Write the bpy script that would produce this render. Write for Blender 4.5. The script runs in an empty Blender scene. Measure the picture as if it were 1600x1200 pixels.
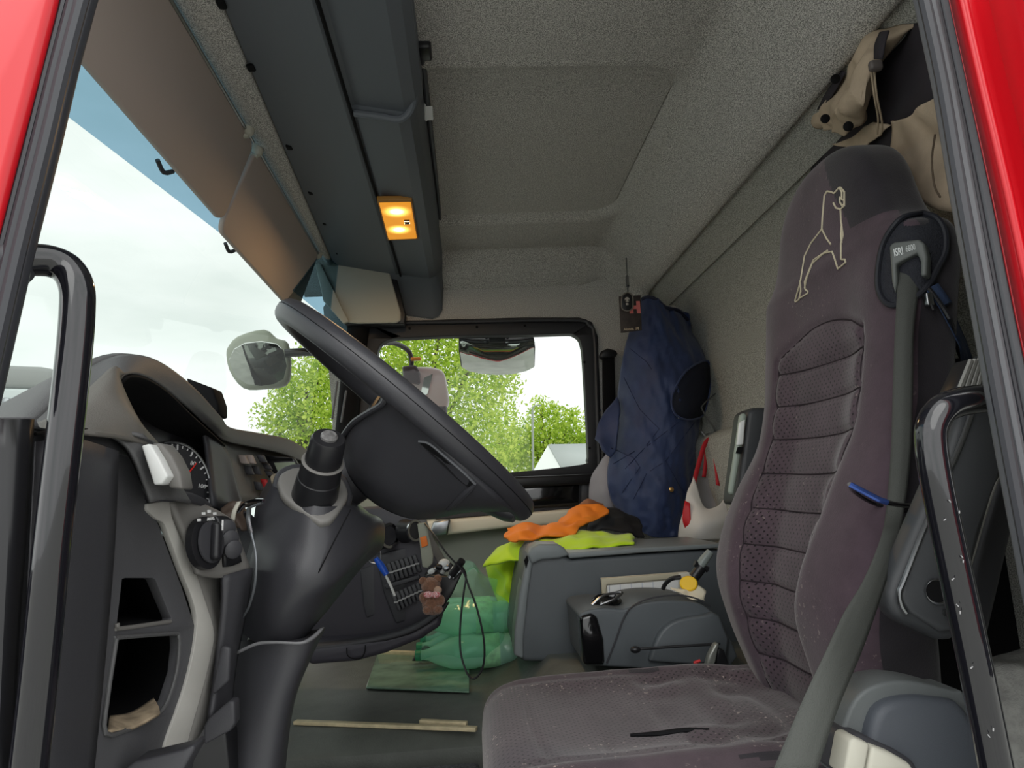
import bpy, bmesh, math, random
from mathutils import Vector, Matrix, noise
from mathutils.bvhtree import BVHTree
from mathutils.geometry import tessellate_polygon
random.seed(7)
S = bpy.context.scene
COL = S.collection
# ------------------------------------------------------------------ camera
F = 1080.0
CAM = Vector((0.0, -0.55, 0.8))
_v = Vector((-62, -175, -1080)).normalized()            # world +Y (across the cab) in camera axes
_u = Vector((-0.055, 1.0, 0.0)); _u.z = (-62*_u.x-175*_u.y)/1080; _u.normalize()
_x = _v.cross(_u)
RM = Matrix((_x, _v, _u))
cd = bpy.data.cameras.new('camera'); cam = bpy.data.objects.new('camera', cd); COL.objects.link(cam)
cd.sensor_width = 36; cd.lens = 36*F/1600; cd.clip_start = 0.02; cd.clip_end = 400
cam.matrix_world = Matrix.Translation(CAM) @ RM.to_4x4()
S.camera = cam
# ------------------------------------------------------------------ overcast sky
W = bpy.data.worlds.new('sky'); S.world = W; W.use_nodes = True
nt = W.node_tree; bg = nt.nodes['Background']
tc = nt.nodes.new('ShaderNodeTexCoord'); mp = nt.nodes.new('ShaderNodeMapping'); mp.inputs['Scale'].default_value = (1, 1, 3.2)
nz = nt.nodes.new('ShaderNodeTexNoise'); nz.inputs['Scale'].default_value = 2.2; nz.inputs['Detail'].default_value = 5; nz.inputs['Roughness'].default_value = .5
cr = nt.nodes.new('ShaderNodeValToRGB')
cr.color_ramp.elements[0].position = .36; cr.color_ramp.elements[0].color = (.78, .82, .80, 1)
cr.color_ramp.elements[1].position = .60; cr.color_ramp.elements[1].color = (1.0, 1.0, 1.0, 1)
nt.links.new(tc.outputs['Generated'], mp.inputs['Vector']); nt.links.new(mp.outputs[0], nz.inputs['Vector'])
nt.links.new(nz.outputs['Fac'], cr.inputs[0]); nt.links.new(cr.outputs[0], bg.inputs['Color'])
bg.inputs['Strength'].default_value = 1.15
# broad soft sun behind thin cloud, coming from the driver's side
sd = bpy.data.lights.new('sun', 'SUN'); sun = bpy.data.objects.new('sun', sd); COL.objects.link(sun)
sd.energy = .7; sd.angle = math.radians(50); sd.color = (1, .99, .97)
sun.rotation_euler = Vector((.15, .72, -.62)).to_track_quat('-Z', 'Y').to_euler()
S.view_settings.view_transform = 'Standard'; S.view_settings.look = 'None'
S.view_settings.gamma = 1; S.view_settings.use_curve_mapping = False
S.view_settings.exposure = 0.85
# ------------------------------------------------------------------ helpers
def ray(px, py):
    return RM @ Vector((px-800, -(py-600), -F))
def P(px, py, Y):
    d = ray(px, py); return CAM + d*((Y-CAM.y)/d.y)
def PZ(px, py, z):
    d = ray(px, py); return CAM + d*((z-CAM.z)/d.z)
def PX(px, py, x):
    d = ray(px, py); return CAM + d*((x-CAM.x)/d.x)
def PP(l, Y=None):
    return [P(a[0], a[1], a[2] if len(a) > 2 else Y) for a in l]
V = Vector
WL = {}
def place(o, parent):
    """parts keep world coordinates; a top-level mesh gets its origin at its base"""
    COL.objects.link(o)
    if parent is None:
        me = o.data
        xs = [v.co.x for v in me.vertices]; ys = [v.co.y for v in me.vertices]; zs = [v.co.z for v in me.vertices]
        c = V(((min(xs)+max(xs))/2, (min(ys)+max(ys))/2, min(zs)))
        me.transform(Matrix.Translation(-c)); o.location = c; WL[o.name] = c
    else:
        o.parent = parent; o.matrix_parent_inverse = Matrix.Translation(-WL[parent.name]); WL[o.name] = V((0, 0, 0))
    return o
def mk(name, vs, fs, mat, parent=None, bevel=0, seg=2, smooth=True, ang=35, solid=0, sub=0, merge=False, offs=-1):
    me = bpy.data.meshes.new(name); me.from_pydata([tuple(v) for v in vs], [], fs); me.validate()
    bm = bmesh.new(); bm.from_mesh(me)
    if merge: bmesh.ops.remove_doubles(bm, verts=bm.verts, dist=1e-5)
    if not solid: bmesh.ops.recalc_face_normals(bm, faces=bm.faces)
    bm.to_mesh(me); bm.free()
    mats = mat if isinstance(mat, (list, tuple)) else [mat]
    for m in mats: me.materials.append(m)
    if smooth:
        me.shade_smooth(); me.set_sharp_from_angle(angle=math.radians(ang))
    o = bpy.data.objects.new(name, me)
    place(o, parent)
    if solid:
        m = o.modifiers.new('s', 'SOLIDIFY'); m.thickness = solid; m.offset = offs
    if bevel:
        m = o.modifiers.new('b', 'BEVEL'); m.width = bevel; m.segments = seg; m.limit_method = 'ANGLE'; m.angle_limit = math.radians(40); m.harden_normals = False
        if smooth: me.set_sharp_from_angle(angle=math.radians(180))
    if sub:
        m = o.modifiers.new('u', 'SUBSURF'); m.levels = sub; m.render_levels = sub
    return o
def tag(o, label, cat, group=None, kind=None):
    o['label'] = label; o['category'] = cat
    if group: o['group'] = group
    if kind: o['kind'] = kind
    return o
def struct(o, label=None, cat=None):
    o['kind'] = 'structure'
    if label: o['label'] = label
    if cat: o['category'] = cat
    return o
def thing(name, loc, label, cat, group=None):
    o = bpy.data.objects.new(name, None); COL.objects.link(o); o.location = loc; o.empty_display_size = .02
    WL[o.name] = V(loc)
    return tag(o, label, cat, group)
def dup(root, loc, label=None, group=None):
    r = root.copy(); COL.objects.link(r); r.location = loc; WL[r.name] = V(loc)
    if label: r['label'] = label
    if group: r['group'] = group
    for ch in list(root.children):
        c = ch.copy(); COL.objects.link(c); c.parent = r
        for g in list(ch.children):
            d = g.copy(); COL.objects.link(d); d.parent = c
    return r
def cat_rom(p, n):
    """resample a list of vectors with a Catmull-Rom spline, n steps per span"""
    if n <= 1 or len(p) < 3: 
        if n <= 1: return list(p)
        return [p[0].lerp(p[1], i/n) for i in range(n)]+[p[1]] if len(p) == 2 else list(p)
    out = []
    q = [p[0]*2-p[1]]+list(p)+[p[-1]*2-p[-2]]
    for i in range(1, len(q)-2):
        a, b, c, d = q[i-1], q[i], q[i+1], q[i+2]
        for k in range(n):
            t = k/n
            out.append(.5*((2*b)+(c-a)*t+(2*a-5*b+4*c-d)*t*t+(3*b-a-3*c+d)*t*t*t))
    out.append(p[-1].copy()); return out
def prism(name, pts, vec, mat, parent=None, bevel=0, **k):
    n = len(pts); vec = V(vec)
    vs = list(pts)+[p+vec for p in pts]
    fs = [list(range(n)), list(range(2*n-1, n-1, -1))]+[(i, (i+1) % n, n+(i+1) % n, n+i) for i in range(n)]
    return mk(name, vs, fs, mat, parent, bevel, **k)
def pprism(name, pix, Y, dY, mat, parent=None, bevel=0, rnd=0, **k):
    pts = PP(pix, Y)
    if rnd: pts = cat_rom(pts+[pts[0]], rnd)[:-1]
    return prism(name, pts, (0, dY, 0), mat, parent, bevel, **k)
def tubemesh(pts, r, n=10, cap=True, el=1.0, up=None):
    vs = []; fs = []; m = len(pts)
    t0 = (pts[1]-pts[0]).normalized()
    a = V(up) if up else (V((0, 0, 1)) if abs(t0.z) < .9 else V((1, 0, 0)))
    nrm = (a-t0*a.dot(t0)).normalized()
    for i in range(m):
        t = (pts[min(i+1, m-1)]-pts[max(i-1, 0)]).normalized()
        nrm = (nrm-t*nrm.dot(t)).normalized(); b = t.cross(nrm)
        rr = r[i] if isinstance(r, (list, tuple)) else r
        for k in range(n):
            an = 2*math.pi*k/n
            vs.append(pts[i]+nrm*math.cos(an)*rr+b*math.sin(an)*rr*el)
    for i in range(m-1):
        for k in range(n):
            fs.append((i*n+k, i*n+(k+1) % n, (i+1)*n+(k+1) % n, (i+1)*n+k))
    if cap: fs += [list(range(n))[::-1], list(range((m-1)*n, m*n))]
    return vs, fs
def tube(name, pts, r, mat, parent=None, n=10, sm=6, el=1.0, up=None, **k):
    if sm > 1:
        if isinstance(r, (list, tuple)):
            rr = [x.x for x in cat_rom([V((q, 0, 0)) for q in r], sm)]; r = rr
        pts = cat_rom(pts, sm)
    vs, fs = tubemesh(pts, r, n, el=el, up=up)
    return mk(name, vs, fs, mat, parent, **k)
def join(parts):
    vs = []; fs = []
    for v, f in parts:
        o = len(vs); vs += list(v); fs += [tuple(i+o for i in q) for q in f]
    return vs, fs
def surfmesh(rows, nu=6, nv=6):
    rr = [cat_rom(r, nu) for r in rows]
    cols = [cat_rom([r[j] for r in rr], nv) for j in range(len(rr[0]))]
    a = len(cols); b = len(cols[0])
    vs = [cols[j][i] for i in range(b) for j in range(a)]
    fs = [(i*a+j, i*a+j+1, (i+1)*a+j+1, (i+1)*a+j) for i in range(b-1) for j in range(a-1)]
    return vs, fs
def surf(name, rows, mat, parent=None, nu=6, nv=6, th=0.003, wob=0, wsc=20, away=True, **k):
    """a curved sheet through rows of (px,py,Y) or Vector control points, thickened away from the viewer"""
    R = [[a if isinstance(a, V) else P(*a) for a in r] for r in rows]
    vs, fs = surfmesh(R, nu, nv)
    if wob:
        vs = [v+V((noise.noise(v*wsc), noise.noise(v*wsc+V((9, 3, 1))), noise.noise(v*wsc+V((2, 7, 5)))))*wob for v in vs]
    # orient all faces toward the camera so the thickness goes away from it
    f = fs[len(fs)//2]; c = sum((vs[i] for i in f), V())/4
    nn = (vs[f[1]]-vs[f[0]]).cross(vs[f[2]]-vs[f[1]])
    if nn.dot(CAM-c) < 0: fs = [q[::-1] for q in fs]
    return mk(name, vs, fs, mat, parent, solid=th, **k)
def boxmesh(c, s, M=None):
    vs = []
    for x in (-.5, .5):
        for y in (-.5, .5):
            for z in (-.5, .5):
                v = V((x*s[0], y*s[1], z*s[2])); v = (M @ v if M else v)+V(c); vs.append(v)
    return vs, [(0, 1, 3, 2), (4, 6, 7, 5), (0, 4, 5, 1), (2, 3, 7, 6), (0, 2, 6, 4), (1, 5, 7, 3)]
def rrect(w0, w1, h0, h1, r, n=5):
    out = []
    for cx, cy, a0 in [(w1-r, h1-r, 0), (w0+r, h1-r, 90), (w0+r, h0+r, 180), (w1-r, h0+r, 270)]:
        for k in range(n+1):
            a = math.radians(a0+90*k/n); out.append((cx+r*math.cos(a), cy+r*math.sin(a)))
    return out
def box(name, c, s, mat, parent=None, M=None, bevel=0.003, **k):
    v, f = boxmesh(c, s, M); return mk(name, v, f, mat, parent, bevel, **k)
def basis(n, up=(0, 0, 1)):
    n = V(n).normalized(); x = V(up).cross(n).normalized(); y = n.cross(x)
    return Matrix((x, y, n)).transposed()
def lathemesh(base, axis, prof, n=24, el=1.0, up=(0, 0, 1)):
    B = basis(axis, up); vs = []; m = len(prof)
    for r, h in prof:
        for k in range(n):
            a = 2*math.pi*k/n; vs.append(V(base)+B @ V((r*math.cos(a), r*el*math.sin(a), h)))
    fs = [(i*n+k, i*n+(k+1) % n, (i+1)*n+(k+1) % n, (i+1)*n+k) for i in range(m-1) for k in range(n)]
    fs += [list(range(n))[::-1], list(range((m-1)*n, m*n))]
    return vs, fs
def lathe(name, base, axis, prof, mat, parent=None, n=24, el=1.0, up=(0, 0, 1), **k):
    v, f = lathemesh(base, axis, prof, n, el, up); return mk(name, v, f, mat, parent, **k)
def loftmesh(rings, cap=True):
    n = len(rings[0]); m = len(rings); vs = [p for r in rings for p in r]
    fs = [(i*n+k, i*n+(k+1) % n, (i+1)*n+(k+1) % n, (i+1)*n+k) for i in range(m-1) for k in range(n)]
    if cap: fs += [list(range(n))[::-1], list(range((m-1)*n, m*n))]
    return vs, fs
def ellip(name, c, r, mat, parent=None, n=20, m=12, M=None, wob=0, wsc=8, **k):
    vs = []; fs = []
    for i in range(m+1):
        t = math.pi*i/m
        for j in range(n):
            a = 2*math.pi*j/n; v = V((r[0]*math.sin(t)*math.cos(a), r[1]*math.sin(t)*math.sin(a), r[2]*math.cos(t)))
            if wob: v = v*(1+wob*noise.noise(v*wsc+V(c)))
            vs.append((M @ v if M else v)+V(c))
    for i in range(m):
        for j in range(n): fs.append((i*n+j, i*n+(j+1) % n, (i+1)*n+(j+1) % n, (i+1)*n+j))
    return mk(name, vs, fs, mat, parent, merge=True, **k)
def bvh(o):
    me = o.data; M = Matrix.Translation(WL[o.name]) if o.parent is None else Matrix.Identity(4)
    return BVHTree.FromPolygons([M @ v.co for v in me.vertices], [tuple(p.vertices) for p in me.polygons])
def cast(tr, px, py, lift=.002, dflt=None):
    d = ray(px, py).normalized(); h = tr.ray_cast(CAM, d)
    if h[0] is None: return P(px, py, dflt if dflt is not None else .5)
    n = h[1] if h[1].dot(d) < 0 else -h[1]
    return h[0]+n*lift
def plate(name, outer, holes, Yf, mat, parent=None, th=.01, depth=None, inner=None, bevel=0, vec=None, **k):
    """a flat-ish panel with cut-outs: outlines in (px,py), Yf gives depth from px,py"""
    loops = [PP([(a[0], a[1], Yf(a[0], a[1])) for a in l]) for l in [outer]+holes]
    flat = [[V((a[0], a[1], 0)) for a in l] for l in [outer]+holes]
    tri = tessellate_polygon(flat); pts = [p for l in loops for p in l]
    vec = V(vec) if vec else V((0, th, 0)); n = len(pts)
    vs = pts+[p+vec for p in pts]
    fs = [tuple(t) for t in tri]+[tuple(i+n for i in t[::-1]) for t in tri]
    o = 0
    for l in loops:
        m = len(l)
        for i in range(m): fs.append((o+i, o+(i+1) % m, n+o+(i+1) % m, n+o+i))
        o += m
    return mk(name, vs, fs, mat, parent, bevel, ang=30, **k)
def text(name, body, size, M, mat, parent=None, ext=.0004, font_shear=0, bold=0):
    cu = bpy.data.curves.new('t', 'FONT'); cu.body = body; cu.size = size; cu.extrude = ext; cu.align_x = 'CENTER'; cu.align_y = 'CENTER'; cu.shear = font_shear; cu.offset = bold
    t = bpy.data.objects.new('t', cu); COL.objects.link(t)
    dg = bpy.context.evaluated_depsgraph_get(); me = bpy.data.meshes.new_from_object(t.evaluated_get(dg))
    bpy.data.objects.remove(t); bpy.data.curves.remove(cu)
    me.name = name; me.materials.clear(); me.materials.append(mat); me.transform(M)
    o = bpy.data.objects.new(name, me); return place(o, parent)
def frame(c, xdir, up):
    """4x4 with local x along xdir, local y towards up"""
    x = V(xdir).normalized(); z = x.cross(V(up)).normalized(); y = z.cross(x)
    M = Matrix((x, y, z)).transposed().to_4x4(); M.translation = V(c); return M
# ------------------------------------------------------------------ materials
def srgb(r, g, b):
    f = lambda c: (c/255/12.92) if c/255 <= .04045 else ((c/255+.055)/1.055)**2.4
    return (f(r), f(g), f(b), 1)
def mat(name, col, rough=.5, metal=0, bump=0, bs=200, var=0, vs=8, spec=.5, col2=None, sheen=0, coat=0, trans=0, ior=1.45, alpha=1, detail=4, dist=.002):
    m = bpy.data.materials.new(name); m.use_nodes = True; nt = m.node_tree; b = nt.nodes['Principled BSDF']
    c = srgb(*col); b.inputs['Base Color'].default_value = c; b.inputs['Roughness'].default_value = rough
    b.inputs['Metallic'].default_value = metal; b.inputs['Specular IOR Level'].default_value = spec
    b.inputs['Sheen Weight'].default_value = sheen; b.inputs['Coat Weight'].default_value = coat
    b.inputs['Transmission Weight'].default_value = trans; b.inputs['IOR'].default_value = ior; b.inputs['Alpha'].default_value = alpha
    g = nt.nodes.new('ShaderNodeNewGeometry')
    if var:
        n = nt.nodes.new('ShaderNodeTexNoise'); n.inputs['Scale'].default_value = vs; n.inputs['Detail'].default_value = detail
        nt.links.new(g.outputs['Position'], n.inputs['Vector'])
        r = nt.nodes.new('ShaderNodeValToRGB'); c2 = srgb(*col2) if col2 else tuple(min(1, x*(1+var)) for x in c[:3])+(1,)
        c1 = c if col2 else tuple(x*(1-var) for x in c[:3])+(1,)
        r.color_ramp.elements[0].color = c1; r.color_ramp.elements[1].color = c2
        r.color_ramp.elements[0].position = .36; r.color_ramp.elements[1].position = .64
        nt.links.new(n.outputs['Fac'], r.inputs[0]); nt.links.new(r.outputs[0], b.inputs['Base Color'])
    if bump:
        n2 = nt.nodes.new('ShaderNodeTexNoise'); n2.inputs['Scale'].default_value = bs; n2.inputs['Detail'].default_value = 2
        nt.links.new(g.outputs['Position'], n2.inputs['Vector'])
        bp = nt.nodes.new('ShaderNodeBump'); bp.inputs['Strength'].default_value = bump; bp.inputs['Distance'].default_value = dist
        nt.links.new(n2.outputs['Fac'], bp.inputs['Height']); nt.links.new(bp.outputs[0], b.inputs['Normal'])
    return m
def emit(name, col, st):
    m = bpy.data.materials.new(name); m.use_nodes = True; b = m.node_tree.nodes['Principled BSDF']
    b.inputs['Base Color'].default_value = srgb(*col); b.inputs['Emission Color'].default_value = srgb(*col); b.inputs['Emission Strength'].default_value = st
    return m
def glass(name, col, gl=.06):
    """thin pane: tinted transparency with a fresnel reflection"""
    m = bpy.data.materials.new(name); m.use_nodes = True; nt = m.node_tree; nt.nodes.clear()
    o = nt.nodes.new('ShaderNodeOutputMaterial'); t = nt.nodes.new('ShaderNodeBsdfTransparent'); t.inputs[0].default_value = col
    g = nt.nodes.new('ShaderNodeBsdfGlossy'); g.inputs['Roughness'].default_value = .02
    lw = nt.nodes.new('ShaderNodeLayerWeight'); lw.inputs['Blend'].default_value = .5
    pw = nt.nodes.new('ShaderNodeMath'); pw.operation = 'POWER'; pw.inputs[1].default_value = 5
    f = nt.nodes.new('ShaderNodeMath'); f.operation = 'MULTIPLY_ADD'; f.inputs[1].default_value = .5; f.inputs[2].default_value = gl*.5
    mx = nt.nodes.new('ShaderNodeMixShader')
    nt.links.new(lw.outputs['Facing'], pw.inputs[0]); nt.links.new(pw.outputs[0], f.inputs[0])
    nt.links.new(f.outputs[0], mx.inputs[0]); nt.links.new(t.outputs[0], mx.inputs[1]); nt.links.new(g.outputs[0], mx.inputs[2]); nt.links.new(mx.outputs[0], o.inputs[0])
    return m
M_ = {}
M_['liner'] = mat('headliner_felt', (134, 132, 129), .95, bump=1, bs=520, var=1, vs=460, col2=(226, 223, 218), detail=1, spec=.1)
M_['liner2'] = mat('rear_felt', (126, 126, 121), .95, bump=.8, bs=520, var=1, vs=460, col2=(196, 196, 189), detail=1, spec=.1)
M_['console'] = mat('overhead_plastic', (92, 97, 104), .5, bump=.25, bs=900, dist=.0006)
M_['black'] = mat('black_plastic', (58, 58, 62), .5, bump=.25, bs=900, dist=.0006)
M_['blacks'] = mat('black_smooth', (30, 30, 33), .38)
M_['gloss'] = mat('gloss_black', (18, 18, 20), .12, coat=.5)
M_['void'] = mat('deep_black', (16, 16, 18), .8, spec=.2)
M_['dash'] = mat('dash_plastic', (84, 84, 85), .55, bump=.5, bs=700, dist=.0010)
M_['dashl'] = mat('dash_plastic_light', (98, 95, 90), .55, bump=.5, bs=700, dist=.0010)
M_['panel'] = mat('panel_plastic', (78, 78, 81), .6, bump=.3, bs=800, dist=.0008, var=.1, vs=5)
M_['silver'] = mat('silver_trim', (172, 170, 165), .45, bump=.1, bs=900, dist=.0004, var=.06, vs=20)
M_['silverd'] = mat('taupe_trim', (112, 110, 107), .5, bump=.1, bs=900, dist=.0004)
M_['red'] = mat('red_paint', (190, 14, 28), .35, coat=.25, spec=.4)
M_['rubber'] = mat('rubber_seal', (84, 86, 90), .5, bump=.2, bs=300, dist=.001)
M_['rubberd'] = mat('rubber_dark', (50, 51, 56), .45)
M_['handle'] = mat('handle_black', (20, 20, 25), .12, coat=.6)
M_['visor'] = mat('visor_vinyl', (176, 163, 156), .65, bump=.2, bs=500, dist=.0006)
M_['beige'] = mat('beige_plastic', (178, 176, 164), .6, bump=.15, bs=600, dist=.0006)
M_['chrome'] = mat('chrome', (200, 202, 205), .12, metal=1)
M_['steel'] = mat('steel', (150, 152, 155), .3, metal=1)
M_['white'] = mat('white_plastic', (222, 224, 222), .45)
M_['mirror'] = mat('mirror_glass', (205, 210, 205), .03, metal=1)
M_['rubbermat'] = mat('floor_mat', (92, 95, 90), .6, bump=.5, bs=250, dist=.002, var=.15, vs=10)
M_['carpet'] = mat('floor_carpet', (98, 100, 104), .9, bump=1, bs=260, dist=.004, var=.3, vs=220)
M_['wood'] = mat('wood_strip', (205, 190, 155), .6, var=.15, vs=40)
def PN(px, py, c, n):
    """pixel ray meets the plane through c with normal n"""
    d = ray(px, py); return CAM+d*((V(c)-CAM).dot(V(n))/d.dot(V(n)))
# ================================================================== outside
ground = struct(mk('floor', [(-60, -40, -1.25), (60, -40, -1.25), (60, 90, -1.25), (-60, 90, -1.25)], [(0, 1, 2, 3)], mat('asphalt', (168, 168, 162), .9, bump=.5, bs=30, var=.12, vs=1.5)))
ground.name = 'ground'
# ================================================================== headliner
ZC = 1.75
def sm(a, b, x):
    t = max(0, min(1, (x-a)/(b-a))); return t*t*(3-2*t)
hx0, hx1, hy0, hy1 = -.06, .56, .84, 1.735
def hatch_d(x, y):
    """signed distance to the rounded rectangle of the roof panel"""
    cx, cy = (hx0-.3+hx1)/2, (hy0+hy1)/2; r = .13
    dx = abs(x-cx)-(hx1-hx0+.3)/2+r; dy = abs(y-cy)-(hy1-hy0)/2+r
    return math.hypot(max(dx, 0), max(dy, 0))+min(max(dx, dy), 0)-r
def ceil_z(x, y):
    z = ZC
    z -= .13*sm(1.98, 2.13, y)*(1-.6*sm(.45, .7, x))
    z -= .19*sm(.52, .72, x)**1.3
    d = hatch_d(x, y)
    z += .020*(1-sm(-.028, .0, d))*sm(.80, 1.0, y)+.004*(1-sm(-.01, 0, d))
    z -= .004*math.exp(-(d/.006)**2)
    return z
vs = []; fs = []; nx, ny = 190, 190
for i in range(nx+1):
    for j in range(ny+1):
        x = -.62+1.34*i/nx; y = -.02+2.14*j/ny; vs.append((x, y, ceil_z(x, y)))
for i in range(nx):
    for j in range(ny): a = i*(ny+1)+j; fs.append((a, a+1, a+ny+2, a+ny+1))
ceil = struct(mk('ceiling', vs, fs, M_['liner'], ang=180, solid=.02, offs=1))
for q, (a, b) in enumerate([(1032, 134), (965, 286)]):
    c = PZ(a, b, ZC+.018)
    lathe('screw_cover', c+V((0, 0, .004)), (0, 0, -1), [(.012, 0), (.012, .004), (.009, .007)], M_['rubber'], ceil, n=14)
# rear slope, shoulder band and rear wall: profile in XZ swept along Y
prof = [(.69, 1.60), (.715, 1.562), (.719, 1.545), (.724, 1.548), (.765, 1.52), (.784, 1.492), (.790, 1.486), (.798, 1.492), (.85, 1.45), (.872, 1.38), (.875, 1.15), (.875, 1.02), (.865, .98), (.80, .955), (.785, .93), (.80, .70), (.80, .1)]
ys = [0.0, .35, .7, 1.05, 1.4, 1.7, 1.95, 2.04, 2.09, 2.12]
vs = [V((x-(.03 if False else 0), y, z)) for y in ys for x, z in prof]
n = len(prof); fs = [(i*n+k, i*n+k+1, (i+1)*n+k+1, (i+1)*n+k) for i in range(len(ys)-1) for k in range(n-1)]
struct(mk('wall_rear', vs, fs, M_['liner2'], ang=50, solid=.02, offs=1))
# vertical corner pillar at the rear right
prism('trim_1', [V((.78, 2.12, .3)), (V((.74, 2.06, .3))), V((.80, 1.99, .3)), V((.88, 1.99, .3)), V((.88, 2.12, .3))], (0, 0, 1.2), M_['liner2'], bevel=.02, seg=3)['kind'] = 'structure'
# ------------------------------------------------------------------ right wall with its side window
WY = 2.10
win_out = [(575, 505), (700, 499), (820, 496), (905, 496), (925, 503), (934, 525), (937, 600), (940, 700), (938, 742), (925, 755), (800, 762), (600, 770), (540, 775), (545, 640), (560, 530)]
hole = [(588, 566), (591, 546), (598, 535), (612, 529.5), (630, 528.3), (700, 525), (830, 523), (885, 521.2), (896, 522.5), (905, 529), (909, 541), (911, 556), (915, 620), (919, 700), (918, 718), (908, 726), (800, 738), (700, 744), (572, 752), (575, 650)]
fr_in = [(588, 540), (596, 527), (612, 520), (900, 512), (914, 520), (918, 540), (926, 715), (922, 735), (800, 748), (560, 762), (568, 640)]
wall_out = [(455, 490), (560, 430), (700, 380), (1150, 350), (1220, 500), (1220, 1150), (700, 1150), (530, 1150), (520, 780), (535, 560)]
wr = struct(plate('wall_right', [(505, 480), (560, 400), (700, 360), (1180, 350), (1220, 500), (1220, 1150), (500, 1150), (520, 650)], [win_out], lambda a, b: WY, M_['liner'], th=.03))
hole = [(v.x, v.y) for v in cat_rom([V((a, b, 0)) for a, b in hole+[hole[0]]], 4)[:-1]]
w2 = plate('window_1', win_out, [hole], lambda a, b: WY-.012, mat('window_frame', (34, 35, 40), .55, bump=.2, bs=500, dist=.001), th=.05, bevel=.008, seg=3); struct(w2)
# raised bead around the frame
tube('window_bead', PP([(560, 540), (572, 512), (600, 505), (700, 503), (890, 500), (920, 508), (929, 530), (933, 640), (937, 740)], WY-.02), .008, M_['rubberd'], w2, n=8, sm=5)
mk('window_pane', PP(hole, WY+.02), [list(range(len(hole)))], glass('side_glass', (.60, .63, .61, 1)), w2, smooth=False)
for a, b in [(640, 513), (745, 511), (820, 509), (913, 566), (921, 700)]:
    lathe('screw', P(a, b, WY-.014), (0, -1, 0), [(.005, 0), (.005, .004)], M_['void'], w2, n=10)
# ------------------------------------------------------------------ windshield
def wx(y, z):   # curved, raked screen
    return -.645+.19*max(0, (y-1.3)/.8)**2+.03*max(0, (.9-y)/.9)**2+.12*(z-1.46)
vs = []; fs = []; NY, NZ = 40, 20
def wgrid(z0, z1, off=0):
    v = []; f = []
    for i in range(NY+1):
        for j in range(NZ+1):
            y = -.0+2.13*i/NY; z = z0+(z1-z0)*j/NZ; v.append(V((wx(y, z)+off, y, z)))
    for i in range(NY):
        for j in range(NZ): a = i*(NZ+1)+j; f.append((a, a+1, a+NZ+2, a+NZ+1))
    return v, f
v, f = wgrid(.55, 1.78)
ws = mk('window_2', v, f, glass('windshield_glass', (.51, .55, .53, 1)), ang=180); struct(ws)
# sun band printed along the top of the screen; its lower edge rises towards the middle
def band_z(y):
    lo, hi = -600.0, 620.0
    for _ in range(40):
        m = (lo+hi)/2
        if P(m, 180+(m-100)*.779, y).x < wx(y, 1.46): lo = m
        else: hi = m
    return P(lo, 180+(lo-100)*.779, y).z
v = []; f = []
for i in range(41):
    y = .02+2.09*i/40; zb = band_z(y)
    for j in range(7): z = zb+(1.77-zb)*j/6; v.append(V((wx(y, z)+.004, y, z)))
for i in range(40):
    for j in range(6): a = i*7+j; f.append((a, a+1, a+8, a+7))
mk('tint_band', v, f, glass('tint_band_glass', (.30, .47, .60, 1)), ws, ang=180)
# far A-pillar (passenger side) and black frit
def wp(y, z, o=0): return V((wx(y, z)+o, y, z))
apr = tube('trim_2', [wp(2.08, .6, .05), wp(2.08, 1.0, .05), wp(2.08, 1.3, .05), wp(2.08, 1.62, .06)], .042, M_['void'], n=12); struct(apr)
apo = tube('trim_3', [wp(2.18, .6, -.03), wp(2.18, 1.0, -.03), wp(2.17, 1.3, -.03), wp(2.16, 1.62, -.03)], .028, M_['red'], n=12); struct(apo)
# header strip of felt between visors and overhead console
hz = 1.70
def A_(y): return -.375-.056*y      # front edge of the overhead console
def H_(y): return -.480-.018*y      # hinge line of the visors
rr_ = [[V((H_(y)-.10, y, 1.77)), V((H_(y)-.015, y, 1.725)), V((H_(y), y, 1.70)), V(((H_(y)+A_(y))/2, y, 1.688)), V((A_(y)-.003, y, 1.697)), V((A_(y), y, 1.78))] for y in (-.02, .5, 1.0, 1.5, 2.1)]
mk('trim_4', *loftmesh(rr_), M_['liner'], bevel=.006, seg=2)['kind'] = 'structure'
# ------------------------------------------------------------------ passenger door inside, below the window
d1 = struct(plate('door_1', [(520, 752), (940, 738), (960, 790), (960, 1120), (520, 1120)], [], lambda a, b: WY-.01, mat('door_panel', (150, 152, 142), .7, bump=.2, bs=500, dist=.001), th=.05))
pprism('black_sill', [(680, 752), (800, 745), (930, 740), (930, 756), (800, 762), (680, 770)], WY-.06, .06, M_['blacks'], d1, bevel=.008)
pprism('pull_recess', [(790, 762), (905, 752), (905, 790), (790, 796)], WY-.035, .03, M_['gloss'], d1, bevel=.006)
pprism('pull_recess', [(908, 752), (925, 751), (925, 790), (908, 790)], WY-.035, .03, M_['black'], d1, bevel=.006)
pprism('black_panel', [(680, 772), (790, 764), (940, 752), (945, 800), (800, 803), (680, 812)], WY-.02, .02, M_['black'], d1, bevel=.004)
pprism('door_rail', [(560, 822), (700, 812), (900, 795), (960, 792), (960, 815), (800, 824), (700, 836), (560, 848)], WY-.10, .09, mat('door_rail', (222, 214, 196), .5), d1, bevel=.012, seg=3)
pprism('handle', [(677, 815), (704, 811), (699, 836), (669, 840)], WY-.13, .04, M_['steel'], d1, bevel=.006)
# ------------------------------------------------------------------ floor, engine tunnel
struct(mk('floor', *boxmesh((.1, 1.0, -.02), (1.5, 2.3, .04)), M_['carpet']))
TZ = .30
tun = [(-.75, TZ), (.02, TZ), (.10, TZ+.03), (.17, TZ+.10), (.9, TZ+.10)]
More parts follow.
